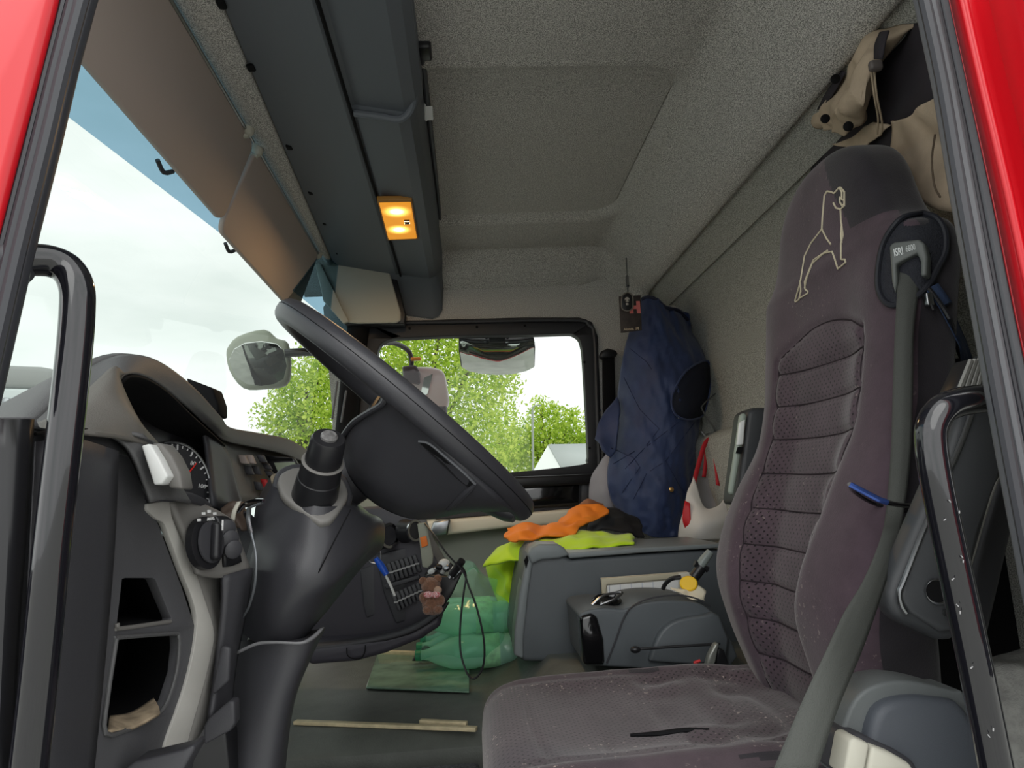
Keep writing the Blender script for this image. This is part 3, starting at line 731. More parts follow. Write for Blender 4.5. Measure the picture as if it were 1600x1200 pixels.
# grey belt guide with the maker's lettering
gp = [(1389, 384), (1396, 378), (1436, 373), (1444, 380), (1449, 400), (1448, 430), (1438, 432), (1438, 408), (1432, 395), (1400, 412), (1402, 440), (1398, 458), (1393, 440)]
c0 = pt(1418, 400, .012); ng = V((-.75, -.64, .1)).normalized()
gpp = [PN(a, b, c0, ng) for a, b in gp]
guide = prism('belt_guide', gpp, -ng*.02, mat('guide_grey', (92, 96, 94), .45), seat, bevel=.004, seg=3)
xd = (PN(1432, 382, c0, ng)-PN(1396, 392, c0, ng)); Mt = frame(PN(1404, 394, c0, ng)+ng*.0006, xd, (0, .0, 1)); Mt2 = frame(PN(1423, 388, c0, ng)+ng*.0006, xd, (0, 0, 1))
lt = mat('lettering_white', (210, 214, 214), .5)
text('lettering', 'ISRI', .0150, Mt @ Matrix.Diagonal((.5, 1, 1, 1)), lt, guide, bold=.0003); text('lettering', '6800', .0120, Mt2 @ Matrix.Diagonal((.5, 1, 1, 1)), lt, guide)
pl = PN(1418, 391, c0, ng)
# diagonal zip with navy tape
zt = mat('zip_tape', (40, 56, 84), .8, bump=.6, bs=700, dist=.001)
zz = [(1446, 452), (1466, 480), (1482, 510), (1495, 540), (1506, 570)]
zl_ = [pt(a, b, .008) for a, b in zz]
def strip3(name, L, R, m, par, th=.0015, **k):
    return mk(name, *surfmesh([L, R], 1, 3), m, par, solid=th, offs=0, **k)
strip3('zip_tape', [pt(a-4, b+2, .007) for a, b in zz], [pt(a+14, b-8, .007) for a, b in zz], zt, seat)
tube('zip_teeth', [p+V((-.002, -.002, 0)) for p in zl_], .0028, M_['blacks'], seat, n=6, sm=3)
box('zip_slider', pt(1445, 470, .008), (.010, .010, .018), M_['steel'], seat, bevel=.002)
tube('zip_pull', [pt(1444, 466, .010), pt(1450, 487, .012)], .0022, M_['blacks'], seat, n=6, sm=1)
# ------------------------------------------------------------------ cushion
#      x   hw   ztop  drop(front underside)
CT = [(-.002, .17, .405, .09), (.004, .215, .435, .12), (.02, .245, .455, .15), (.05, .258, .468, .17), (.10, .262, .474, .17), (.2, .262, .476, .17), (.3, .258, .478, .17), (.42, .248, .476, .17), (.52, .235, .47, .17), (.60, .20, .46, .16)]
T2 = smtab(CT, 10); rings = []; NR2 = 120
for x, hw, zt_, dr in T2:
    ring = []
    for k in range(NR2):
        a = 2*math.pi*k/NR2; ca, sa = math.cos(a), math.sin(a)
        y = hw*spow(sa, .5); zc = zt_-dr/2; z = zc+spow(ca, .42)*dr/2; u = abs(y)/hw
        xx = x
        if ca > 0:
            z -= .020*max(0, 1-(u/.70)**4)*sm(.02, .15, x)
            z += .005*math.exp(-((u-.80)/.06)**2)
            z -= .006*math.exp(-((u-.72)/.018)**2)*sm(.03, .08, x)
            for s in (.07, .16, .27): z -= .0035*math.exp(-((x-s-.12*(y)**2*4)/.004)**2)*(u < .7)
            # rumpled cover towards the back
            w = sm(.15, .38, x)*(1 if u < .75 else .3)
            z += .016*w*noise.noise(V((x*9+y*5, y*13-x*4, 3)))+.008*w*noise.noise(V((x*28, y*22, 6)))
        ring.append(V((xx, YC+y, z)))
    rings.append(ring)
cush = mk('seat_cushion', *loftmesh(rings), [FC, FD], seat, ang=180)
perfattr(cush, lambda c: ((c.x+c.y)*80, (c.x-c.y)*80, 1 if abs(c.y-YC) < .185 and (c.z > .40) and c.x < .5 else 0))
for p in cush.data.polygons:
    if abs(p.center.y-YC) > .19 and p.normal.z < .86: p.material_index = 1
ct = bvh(cush)
tube('cover_tear', [cast(ct, a, b, .002, .35) for a, b in [(985, 1151), (1030, 1149), (1070, 1144), (1108, 1141)]], [.002, .004, .004, .001], M_['void'], seat, n=8, sm=4)
mk('seat_base', *boxmesh((.30, .60, .16), (.42, .36, .30)), M_['blacks'], seat, bevel=.03)
mk('seat_underside', *boxmesh((.33, .57, .29), (.5, .44, .08)), M_['blacks'], seat, bevel=.02)
# loose cloth hanging behind the near bolster, piping edge
surf('cover_side_flap', [[(1370, 945, .36), (1395, 950, .34), (1412, 985, .33)], [(1345, 1010, .37), (1375, 1010, .36), (1405, 1010, .35)], [(1310, 1060, .38), (1340, 1062, .38), (1385, 1050, .37)]], mat('flap_cloth', (60, 62, 62), .9, bump=.6, bs=600, dist=.001), seat, wob=.003)
# recliner cover, lower right: grey cap with beige insets
pprism('recliner_cover', [(1300, 1210), (1318, 1135), (1335, 1095), (1360, 1074), (1400, 1064), (1445, 1068), (1490, 1080), (1512, 1090), (1545, 1210)], .16, .05, mat('recliner_grey', (88, 92, 93), .5, bump=.3, bs=800, dist=.0008), seat, bevel=.02, seg=4, rnd=3)
pprism('recliner_cap', [(1352, 1210), (1362, 1140), (1380, 1105), (1420, 1092), (1470, 1094), (1512, 1110), (1545, 1210)], .145, .06, mat('recliner_blue', (68, 72, 79), .55, bump=.3, bs=800, dist=.0008), seat, bevel=.015, seg=3, rnd=3)
hd = pprism('adjust_recess', [(1308, 1215), (1318, 1150), (1345, 1148), (1400, 1172), (1432, 1192), (1440, 1215)], .138, .05, M_['black'], seat, bevel=.006)
pprism('adjust_lever', [(1318, 1215), (1328, 1158), (1336, 1153), (1360, 1163), (1350, 1215)], .125, .03, M_['beige'], hd, bevel=.004)
pprism('adjust_lever', [(1354, 1215), (1363, 1166), (1395, 1178), (1425, 1195), (1432, 1215)], .125, .03, M_['beige'], hd, bevel=.004)
# ------------------------------------------------------------------ near armrest folded up beside the backrest
arm_m = mat('armrest_grey', (58, 60, 63), .5, bump=.25, bs=900, dist=.0006)
ar = pprism('armrest', [(1386, 935), (1396, 905), (1484, 700), (1520, 590), (1545, 548), (1575, 545), (1640, 570), (1640, 640), (1560, 760), (1520, 900), (1500, 1003), (1470, 1002), (1400, 968)], .20, .035, arm_m, seat, bevel=.014, seg=4)
pprism('arm_face', [(1408, 935), (1412, 912), (1500, 700), (1530, 610), (1600, 640), (1530, 830), (1494, 985), (1470, 988), (1420, 955)], .195, .02, mat('arm_face', (66, 68, 71), .55, bump=.25, bs=900, dist=.0006), ar, bevel=.004)
tube('arm_trim', PP([(1535, 590), (1506, 680), (1470, 765), (1440, 835), (1413, 905), (1405, 925), (1408, 945), (1416, 958)], .195), .0028, M_['steel'], ar, n=8, sm=4)
lathe('arm_cap', P(1463, 924, .193), (0, -1, 0), [(.0135, 0), (.0135, .003), (.0115, .0045)], M_['steel'], ar, n=24)
lathe('arm_cap_plug', P(1463, 924, .189), (0, -1, 0), [(.0115, 0), (.0115, .0012)], M_['void'], ar, n=24)
lathe('arm_pin', P(1478, 957, .193), (0, -1, 0), [(.004, 0), (.004, .003)], M_['steel'], ar, n=12)
pprism('buckle_tongue', [(1492, 612), (1516, 560), (1538, 556), (1540, 600), (1500, 614)], .17, .03, M_['blacks'], ar, bevel=.005)
for k in range(4):
    tube('buckle_rib', PP([(1500+9*k, 606-k), (1517+7*k, 563-k)], .166), .003, mat('buckle_grey%d' % k, (150, 150, 146), .4, metal=.4), ar, n=6, sm=1)
# second, plain trim bar behind
bar = pprism('side_bar', [(1520, 900), (1560, 760), (1640, 560), (1680, 560), (1600, 760), (1545, 1000), (1510, 1000)], .28, .04, M_['black'], seat, bevel=.008)
tube('bar_trim', PP([(1515, 885), (1540, 800), (1565, 730), (1600, 640)], .275), .0022, M_['silver'], bar, n=8, sm=3)
# far armrest, between seat and rear wall
fa = pprism('armrest', [(1152, 770), (1168, 642), (1180, 636), (1230, 636), (1230, 780), (1150, 790)], .93, .09, arm_m, seat, bevel=.012, seg=3)
pprism('arm_edge', [(1139, 770), (1150, 700), (1157, 648), (1164, 644), (1168, 650), (1158, 712), (1147, 775)], .925, .015, mat('arm_edge', (150, 160, 150), .45), fa, bevel=.006)
pprism('arm_slot', [(1152, 696), (1156, 660), (1165, 655), (1162, 695)], .92, .01, M_['white'], fa, bevel=.003)
pprism('arm_catch', [(1151, 708), (1154, 698), (1162, 698), (1159, 709)], .92, .01, M_['void'], fa)
# ------------------------------------------------------------------ seat belt
wm = mat('belt_webbing', (74, 76, 73), .75, bump=.8, bs=900, dist=.001, spec=.3)
L = [(1404, 418, .34), (1402, 450, .33), (1398, 520, .315), (1395, 600, .305), (1392, 700, .30), (1385, 790, .295), (1376, 840, .24), (1350, 905, .20), (1318, 960, .17), (1290, 1020, .14), (1256, 1090, .12), (1205, 1210, .10)]
R = [(1440, 398, .33), (1436, 450, .32), (1428, 520, .305), (1427, 600, .295), (1424, 700, .29), (1414, 790, .285), (1402, 850, .24), (1378, 930, .20), (1350, 1010, .17), (1325, 1070, .14), (1305, 1120, .12), (1275, 1210, .10)]
surf('belt_webbing', [L, [((a[0]+b[0])/2, (a[1]+b[1])/2, (a[2]+b[2])/2-.004) for a, b in zip(L, R)], R], wm, seat, nu=5, nv=3, th=.0014)
# oval comfort clip around the belt
cl = thing('belt_clip', P(1385, 780, .26), 'blue and black oval plastic loop clipped around the belt', 'clip')
ringc = [(1328, 757, .25), (1345, 767, .245), (1375, 782, .24), (1405, 789, .245), (1430, 791, .255), (1438, 795, .27), (1425, 798, .30), (1395, 795, .32), (1360, 784, .31), (1335, 768, .28)]
rc = PP(ringc); tube('loop', rc+[rc[0]], .0030, M_['gloss'], cl, n=8, sm=4)
tube('loop_front', PP([(1328, 757, .248), (1345, 766, .243), (1372, 780, .238), (1386, 785, .238)]), .0036, mat('clip_blue', (70, 96, 170), .15, metal=.7), cl, n=8, sm=4)
# ================================================================== grab handles at the door opening
def handle(name, label, pts, rad):
    t = thing(name, pts[-1], label, 'grab handle')
    tube('handle_bar', pts, rad, M_['handle'], t, n=20, sm=6)
    return t
hl = handle('grab_handle', 'glossy black bent grab handle in front of the dashboard, on the windshield side', PP([(5, 408, -.02), (45, 406, -.01), (78, 408, 0), (104, 420, .005), (119, 446, .005), (121, 485, .005), (115, 560, .005), (99, 700, .005), (82, 850, .005), (62, 1050, .005), (42, 1230, .005)]), .0128)
lathe('handle_foot', P(8, 408, -.025), (1, .2, 0), [(.018, 0), (.018, .012), (.014, .016)], M_['rubberd'], hl)
hr = handle('grab_handle', 'glossy black bent grab handle right of the driver seat, scuffed along its length', PP([(1580, 617, .02), (1540, 622, .02), (1500, 628, .015), (1472, 640, .01), (1457, 664, .01), (1455, 695, .01), (1465, 760, .01), (1490, 880, .01), (1520, 1020, .01), (1562, 1230, .01)]), .0125)
cc_ = PP([(1484, 783), (1499, 800), (1476, 812), (1503, 870), (1505, 877), (1489, 905), (1496, 946), (1500, 957), (1518, 1043), (1545, 1150), (1552, 1140)], -.004)
chipm = mat('paint_chip', (150, 150, 152), .6)
for i, c in enumerate(cc_):
    v, f = boxmesh(c+V((0, 0, 0)), (.0006, .0008, .0024), Matrix.Rotation(.8*(i % 3)-.6, 3, 'Y')); mk('paint_chip', v, f, chipm, hr)
# ================================================================== dashboard
db = thing('dashboard', (-.45, .8, .3), 'dark grey truck dashboard wrapping round the driver, with hooded instruments and side pockets', 'dashboard')
db['label'] = 'dark grey truck dashboard with hooded instruments, side pockets and silver trim'
# hood over the instruments
hood = [
 [(28, 668, .10), (60, 640, .14), (100, 602, .20), (145, 568, .27), (188, 553, .33), (240, 560, .40), (296, 600, .50), (340, 645, .62), (352, 668, .70), (400, 690, .90), (445, 706, 1.10), (482, 722, 1.3)],
 [(60, 672, .09), (95, 662, .13), (130, 640, .18), (160, 606, .24), (190, 570, .29), (240, 578, .38), (296, 624, .47), (336, 668, .59), (356, 685, .68), (400, 702, .88), (445, 716, 1.08), (482, 732, 1.28)],
]
hoodfront = [
 [(30, 672, .11), (64, 650, .15), (100, 612, .19), (140, 574, .24), (192, 554, .28), (246, 563, .36), (302, 604, .46), (345, 651, .60), (360, 668, .70), (402, 676, .88), (450, 686, 1.08), (482, 704, 1.26)],
 [(60, 676, .10), (95, 664, .13), (125, 640, .16), (152, 604, .20), (192, 570, .25), (244, 577, .34), (298, 622, .44), (340, 665, .58), (358, 680, .68), (402, 690, .86), (450, 702, 1.06), (484, 716, 1.25)],
 [(120, 690, .10), (150, 680, .13), (168, 655, .16), (174, 620, .19), (196, 584, .23), (240, 594, .32), (290, 634, .43), (330, 672, .57), (354, 690, .67), (402, 700, .86), (450, 712, 1.06), (486, 728, 1.25)],
]
surf('hood', hoodfront, M_['dash'], db, nu=5, nv=5, th=.004)
# top of the dash running forward to the screen
topf = [[P(*a) for a in hoodfront[0]], [P(*a)+V((-.03, .0, -.004)) for a in hoodfront[0]], [V((-.60, P(*a).y+.05, P(*a).z-.06)) for a in hoodfront[0]]]
surf('dash_top', topf, M_['dash'], db, nu=4, nv=3, th=.003)
# hood flank (near end), light with grain, running down to the panel
surf('hood_flank', [
 [(28, 668, .095), (70, 655, .12), (110, 632, .15), (150, 595, .18), (178, 572, .205), (196, 584, .22)],
 [(60, 672, .09), (100, 664, .11), (140, 640, .14), (170, 612, .165), (186, 598, .19), (190, 596, .215)],
 [(110, 672, .09), (150, 668, .12), (190, 655, .15), (210, 650, .17), (214, 652, .20), (218, 656, .23)],
 [(150, 675, .10), (185, 680, .13), (215, 690, .16), (235, 695, .18), (248, 693, .22), (256, 704, .26)]], M_['dashl'], db, nu=5, nv=5, th=.004)
# recess under the hood
inner = [(190, 597, .22), (205, 586, .24), (232, 592, .30), (265, 614, .37), (300, 648, .45), (330, 675, .56), (352, 695, .66)]
rec = [[P(*a) for a in inner], [P(*a)+V((-.05, .0, -.01)) for a in inner], [P(*a)+V((-.11, .0, -.03)) for a in inner]]
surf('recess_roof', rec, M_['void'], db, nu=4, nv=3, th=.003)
surf('instrument_shroud', [[(182, 594, .34), (240, 585, .42), (300, 640, .55), (345, 690, .70), (362, 735, .78)], [(190, 640, .36), (245, 650, .46), (300, 690, .58), (340, 730, .72), (372, 790, .80)], [(220, 800, .40), (260, 820, .48), (300, 830, .60), (350, 840, .70), (380, 850, .80)]], M_['blacks'], db, nu=4, nv=4, th=.004)
# instrument dial
def dial(name, cpx, Y, epx, epy, face):
    C = P(*cpx, Y); a = P(*epx)-C; b = P(*epy)-C
    def pt2(u, v, l=0): return C+a*u+b*v+nrm*l
    nrm = a.cross(b).normalized()
    if nrm.dot(CAM-C) < 0: nrm = -nrm
    ring = [pt2(math.cos(t), math.sin(t)) for t in [2*math.pi*k/48 for k in range(48)]]
    d = prism(name, ring, -nrm*.004, face, db)
    tube('dial_bezel', [p+nrm*.002 for p in ring]+[ring[0]+nrm*.002], .0022, M_['steel'], d, n=8, sm=1)
    return d, pt2
d1_, q = dial('speedometer', (274, 762), .50, (328, 770, .535), (277, 692, .50), mat('dial_face', (30, 30, 34), .5))
tm = mat('dial_marks', (225, 225, 225), .5); ticks = []
for k in range(31):
    t = math.radians(225-270*k/30); l = .84 if k % 3 == 0 else .90
    p1, p2 = q(.96*math.cos(t), .96*math.sin(t), .0015), q(l*math.cos(t), l*math.sin(t), .0015); ticks.append(tubemesh([p1, p2], .0009 if k % 3 else .0013, 5))
mk('tick_marks', *join(ticks), tm, d1_)
for k in range(0, 13, 2):
    t = math.radians(225-270*k/12.5); c = q(.76*math.cos(t), .76*math.sin(t), .001)
    text('numeral', str(k*10), .0085, frame(c, q(1, 0)-q(0, 0), q(0, 1)-q(0, 0)), tm, d1_, ext=.0002)
tube('needle', [q(0, 0, .003), q(.45, .5, .003), q(.55, .62, .003)], [.002, .0012, .0008], mat('needle_red', (220, 40, 30), .4), d1_, n=6, sm=1)
lathe('needle_hub', q(0, 0, .001), (CAM-q(0, 0)).normalized(), [(.009, 0), (.008, .005)], M_['blacks'], d1_, n=16)
# second dial, mostly behind the trim
# left panel frame: textured strip with a pale inset around the instruments
surf('cluster_frame', [
 [(165, 676, .14), (195, 694, .15), (214, 722, .16), (226, 755, .17), (236, 785, .18)],
 [(190, 676, .15), (218, 692, .165), (236, 716, .18), (250, 750, .19), (262, 780, .20)],
 [(232, 686, .17), (250, 700, .20), (268, 726, .22), (282, 758, .235), (296, 784, .25)],
 [(246, 690, .24), (262, 708, .27), (276, 735, .29), (286, 765, .30), (300, 786, .31)]], M_['dash'], db, nu=5, nv=4, th=.004)
pprism('pale_inset', [(220, 696), (234, 693), (248, 716), (262, 744), (252, 757), (240, 758)], .155, .02, M_['white'], db, bevel=.002)
pprism('inset_tab', [(234, 693), (252, 692), (268, 712), (281, 738), (285, 765), (262, 762), (262, 744), (248, 716)], .17, .03, M_['silverd'], db, bevel=.003)
surf('lower_visor_lip', [[(240, 762, .20), (264, 763, .22), (292, 768, .26), (318, 778, .30), (332, 790, .33)], [(236, 782, .20), (262, 784, .22), (288, 784, .26), (312, 790, .30), (330, 800, .33)]], M_['black'], db, nu=4, nv=3, th=.01)
# ---- end panel with pockets: the whole left face, curved towards the door
def Yp(a, b): return .03+.00115*max(0, a-60)
outer = [(-20, 652), (56, 652), (62, 668), (120, 672), (160, 676), (190, 690), (206, 715), (222, 760), (232, 795), (246, 815), (258, 848), (285, 920), (304, 978), (300, 1030), (278, 1110), (258, 1176), (262, 1230), (-20, 1230)]
h1 = [(191, 905), (196, 903), (238, 903), (243, 906), (268, 966), (266, 971), (190, 982), (184, 980), (183, 974)]
h2 = [(182, 998), (188, 996), (270, 990), (279, 994), (280, 1012), (276, 1050), (262, 1095), (248, 1115), (225, 1130), (200, 1140), (165, 1146), (168, 1090)]
pan = plate('side_panel', outer, [h1, h2], Yp, M_['panel'], db, vec=(-.012, .004, 0), bevel=.002)
def pocket(name, h, dep):
    c = V((sum(a[0] for a in h)/len(h), sum(a[1] for a in h)/len(h), 0))
    r0 = PP([(c.x+(a[0]-c.x)*1.04, c.y+(a[1]-c.y)*1.04, Yp(*a)) for a in h]); ax = V((-dep*.75, dep*.85, 0))
    r0 = [p+ax*.03 for p in r0]
    r1 = [p+ax for p in r0]; n = len(h)
    mk(name, r0+r1, [(i, (i+1) % n, n+(i+1) % n, n+i) for i in range(n)]+[list(range(n, 2*n))], M_['void'], db, solid=.003, offs=1)
pocket('upper_pocket', h1, .13); pocket('lower_pocket', h2, .16)
surf('pocket_floor', [[(172, 1118, .20), (205, 1112, .23), (240, 1090, .26)], [(170, 1132, .175), (206, 1126, .205), (248, 1104, .235)], [(169, 1142, .155), (205, 1137, .19), (250, 1114, .225)]], mat('pocket_dust', (150, 134, 112), .9, var=.3, vs=60), db, nu=4, nv=4, th=.003)
def rimtube(name, h, m, lo, hi):
    q = [(a[0], a[1], Yp(*a)-.002) for a in h[lo:hi]]
    tube(name, PP(q), .0022, m, db, n=8, sm=3)
rimtube('pocket_edge', h1, M_['silverd'], 5, 9); rimtube('pocket_edge', h2+[h2[0]], M_['dash'], 0, 13)
lathe('screw', P(46, 692, .05), (0, -1, 0), [(.003, 0), (.003, .002)], M_['void'], db, n=10)
# seam line around the fold-out lid
tube('lid_seam', PP([(55, 678, .024), (110, 671, .08), (150, 674, .128), (185, 690, .168), (206, 718, .19), (228, 768, .215)]), .0015, M_['void'], db, n=6, sm=4)
# dark edge column nearest the door
surf('edge_column', [[(-20, 655, .0), (-20, 800, .0), (-20, 1000, .0), (-20, 1230, .0)], [(20, 655, .0), (15, 800, .0), (5, 1000, .0), (-5, 1230, .0)], [(54, 655, .015), (45, 800, .015), (30, 1000, .015), (20, 1230, .015)]], M_['blacks'], db, nu=3, nv=4, th=.02)
surf('column_bulge', [[(56, 690, .035), (48, 850, .035), (40, 1030, .035), (30, 1230, .035)], [(120, 685, .06), (112, 850, .06), (100, 1030, .06), (88, 1230, .06)], [(186, 705, .14), (180, 850, .14), (165, 1030, .14), (145, 1230, .14)]], M_['black'], db, nu=4, nv=4, th=.004)
# silver trim strip: bright outer face and darker side
s1 = [(231, 787), (232, 798), (246, 812), (256, 818), (266, 842), (285, 895), (302, 940), (308, 975), (300, 1030), (284, 1090), (262, 1150), (255, 1178)]
s2 = [(268, 781), (274, 796), (278, 812), (288, 840), (302, 880), (318, 930), (334, 982), (333, 1010), (320, 1065), (306, 1115), (296, 1150), (292, 1168)]
surf('silver_trim', [[(a, b, Yp(a, b)-.006) for a, b in s1], [(a, b, Yp(a, b)-.010) for a, b in s2]], M_['silver'], db, nu=3, nv=2, th=.008, bevel=.002)
s3 = [(296, 780), (318, 796), (334, 830), (360, 892), (352, 912), (350, 940), (356, 968), (354, 1000), (345, 1045), (340, 1085), (334, 1110), (312, 1150)]
surf('trim_side', [[(a, b, Yp(a, b)-.008) for a, b in s2], [(a, b, Yp(a, b)+.01) for a, b in s3]], M_['silverd'], db, nu=3, nv=3, th=.008)
swp = [(268, 781), (300, 781), (340, 797), (365, 812), (378, 850), (392, 882), (384, 890), (350, 900), (325, 890), (300, 860), (285, 820)]
surf('switch_face', [[(266, 782, .255), (300, 781, .29), (340, 797, .33), (366, 813, .35)], [(278, 810, .26), (305, 812, .29), (345, 826, .33), (376, 845, .355)], [(295, 850, .275), (316, 858, .30), (350, 866, .33), (386, 872, .36)], [(310, 895, .285), (325, 900, .30), (352, 902, .33), (392, 888, .365)]], M_['silverd'], db, nu=4, nv=4, th=.006)
surf('trim_lower_side', [[(350, 900, .325), (392, 888, .365), (396, 890, .40)], [(350, 950, .325), (374, 950, .35), (385, 960, .39)], [(340, 1050, .33), (362, 1040, .355), (368, 1050, .39)], [(330, 1130, .32), (350, 1120, .35), (362, 1130, .38)]], M_['black'], db, nu=4, nv=4, th=.006)
pprism('fuse_flap', [(345, 1010), (352, 1010), (360, 1012), (357, 1065), (333, 1087), (330, 1080)], .318, .01, M_['black'], db, bevel=.003)
pprism('fuse_flap', [(318, 1135), (326, 1122), (358, 1095), (366, 1096), (367, 1130), (360, 1142), (318, 1165)], .31, .02, M_['black'], db, bevel=.006, seg=3)
pprism('kick_plate', [(190, 1205), (210, 1190), (285, 1172), (302, 1164), (304, 1172), (285, 1205), (280, 1230), (180, 1230)], .17, .03, M_['black'], db, bevel=.006)
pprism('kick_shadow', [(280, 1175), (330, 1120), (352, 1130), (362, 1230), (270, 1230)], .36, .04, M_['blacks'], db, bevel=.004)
# rotary light switch
nsw = V((.94, -.22, .10)).normalized()
cs_ = P(323, 848, .292)
ls = lathe('light_switch', cs_, nsw, [(.031, -.006), (.031, .002), (.029, .003)], M_['blacks'], db, n=32, el=.98)
lathe('switch_dial', cs_+nsw*.005, nsw, [(.024, 0), (.024, .002), (.022, .003)], M_['black'], ls, n=32)
Bs = basis(nsw); kc = cs_+nsw*.012
v, f = boxmesh((0, 0, 0), (.012, .044, .012)); Rk = Matrix.Rotation(math.radians(-12), 3, 'Z'); mk('switch_grip', [kc+Bs @ (Rk @ V(p)) for p in v], f, M_['blacks'], ls, bevel=.005, seg=3)
v, f = boxmesh((.002, .018, .0062), (.0022, .012, .001)); mk('switch_mark', [kc+Bs @ (Rk @ V(p)) for p in v], f, tm, ls)
for an, wd in [(132, .006), (110, .006), (88, .006), (66, .006)]:
    c = cs_+nsw*.0055+Bs @ V((.029*math.cos(math.radians(an)), .0355*math.sin(math.radians(an)), 0))
    v, f = boxmesh((0, 0, 0), (wd, .003, .0008)); mk('switch_symbol', [c+Bs @ V(p) for p in v], f, tm, ls)
text('switch_letters', 'AUTO', .005, frame(cs_+nsw*.0062+Bs @ V((.002, .0262, 0)), Bs @ V((1, 0, 0)), Bs @ V((0, 1, 0))), tm, ls)
tw = surf('thumbwheel_panel', [[(337, 806, .318), (352, 806, .33), (362, 812, .338)], [(348, 840, .322), (362, 842, .336), (372, 846, .344)], [(352, 886, .325), (364, 884, .338), (378, 878, .347)]], M_['blacks'], db, nu=3, nv=3, th=.004)
for a, b in [(353, 826), (358, 842), (363, 858)]:
    lathe('thumbwheel', P(a, b, .326), V((.5, -.5, -.1)), [(.008, -.006), (.011, -.004), (.011, .004), (.008, .006)], M_['black'], db, n=16)
    box('wheel_marks', P(a-2, b-7, .322), (.004, .002, .002), tm, db, bevel=0)
# ---- instrument panel right of the cluster with switches and radio
surf('radio_fascia', [[(340, 680, .66), (370, 690, .80), (410, 697, .98), (450, 706, 1.15), (478, 716, 1.26)], [(352, 720, .66), (375, 722, .80), (412, 722, .95), (450, 724, 1.12), (478, 728, 1.22)], [(372, 790, .68), (395, 790, .80), (420, 785, .92), (450, 780, 1.05), (478, 775, 1.15)]], M_['dashl'], db, nu=4, nv=4, th=.01)
surf('cluster_side', [[(318, 665, .55), (345, 690, .64), (360, 712, .68)], [(325, 700, .56), (350, 730, .63), (372, 760, .66)], [(335, 790, .50), (360, 800, .60), (385, 800, .64)]], M_['black'], db, nu=4, nv=4, th=.006)
def key(px, py, w, h, Y, m, parent, name='button', sh=6):
    pprism(name, [(px-w/2, py-h/2), (px+w/2, py-h/2+1), (px+w/2+sh, py+h/2+1), (px-w/2+sh, py+h/2)], Y, .012, m, parent, bevel=.0015)
rb = mat('button_red', (196, 40, 44), .5)
for i, (a, b, w, h, m) in enumerate([(376, 717, 12, 14, 'visor'), (388, 717, 10, 14, 'visor'), (384, 734, 12, 14, 'black'), (397, 734, 10, 14, 'black'), (405, 716, 11, 12, 'black'), (413, 728, 11, 10, 'black'), (417, 739, 11, 9, 'black'), (400, 759, 12, 14, 'black'), (411, 757, 10, 18, None), (424, 748, 12, 9, 'black'), (421, 768, 12, 8, None)]):
    key(a, b, w, h, .80+.0022*(a-376), rb if m is None else M_[m], db)
rd = pprism('radio', [(412, 711), (458, 715), (468, 730), (470, 750), (438, 752), (424, 735)], .97, .02, M_['blacks'], db, bevel=.002)
pprism('radio_screen', [(428, 723), (460, 722), (468, 742), (438, 746)], .965, .004, mat('radio_screen', (150, 160, 140), .25), rd)
pprism('radio_slot', [(420, 714), (456, 716), (457, 719), (422, 718)], .965, .004, M_['gloss'], rd)
bx_ = thing('toll_box', P(318, 620, .75), 'small black wedge-shaped box standing on the dashboard top behind the hood', 'box')
pprism('box_body', [(290, 590), (332, 606), (341, 632), (341, 650), (310, 650)], .70, .05, M_['void'], bx_, bevel=.004)
# ================================================================== centre stack (turned to the driver)
cst = thing('centre_stack', (-.25, 1.2, .45), 'black centre console with climate knobs and rows of rocker switches', 'console')
cst['label'] = 'black centre console below the wheel with climate knobs and rows of rocker switches'
def Ys(a, b): return 1.22-.0005*(a-500)
body = [(470, 800), (600, 790), (650, 800), (668, 850), (700, 905), (716, 890), (714, 905), (690, 955), (690, 975), (660, 998), (600, 1012), (540, 1022), (490, 1026), (480, 1000)]
plate('stack_body', body, [], Ys, mat('stack_plastic', (68, 66, 72), .5, bump=.3, bs=800, dist=.0008), cst, th=.25, bevel=.012, seg=3)
pprism('stack_lip', [(480, 1012), (560, 1002), (640, 985), (688, 958), (690, 978), (655, 1000), (600, 1022), (555, 1034), (480, 1040)], 1.10, .30, mat('stack_lip', (60, 58, 66), .45), cst, bevel=.012, seg=3)
tube('ashtray_seam', PP([(542, 1012, 1.09), (543, 1024, 1.09), (552, 1029, 1.09), (565, 1028, 1.09), (570, 1018, 1.09), (571, 1008, 1.09)]), .0012, M_['void'], cst, n=6, sm=3)
surf('lip_ledge', [[(478, 1006, 1.12), (560, 996, 1.12), (640, 978, 1.10), (700, 940, 1.08)], [(478, 1013, 1.10), (560, 1003, 1.10), (640, 986, 1.09), (690, 958, 1.08)]], M_['black'], cst, nu=4, nv=2, th=.01)
pprism('side_recess', [(562, 890), (588, 880), (600, 905), (606, 940), (598, 958), (572, 966), (568, 950)], Ys(580, 0)-.004, .01, M_['black'], cst, bevel=.004)
pprism('switch_frame', [(586, 868), (650, 850), (668, 960), (660, 965), (618, 975), (600, 930)], Ys(620, 0)-.008, .02, M_['black'], cst, bevel=.005)
def quadpt(Q, u, v): 
    a = V((Q[0][0], Q[0][1], 0)).lerp(V((Q[1][0], Q[1][1], 0)), u); b = V((Q[3][0], Q[3][1], 0)).lerp(V((Q[2][0], Q[2][1], 0)), u); r = a.lerp(b, v); return (r.x, r.y)
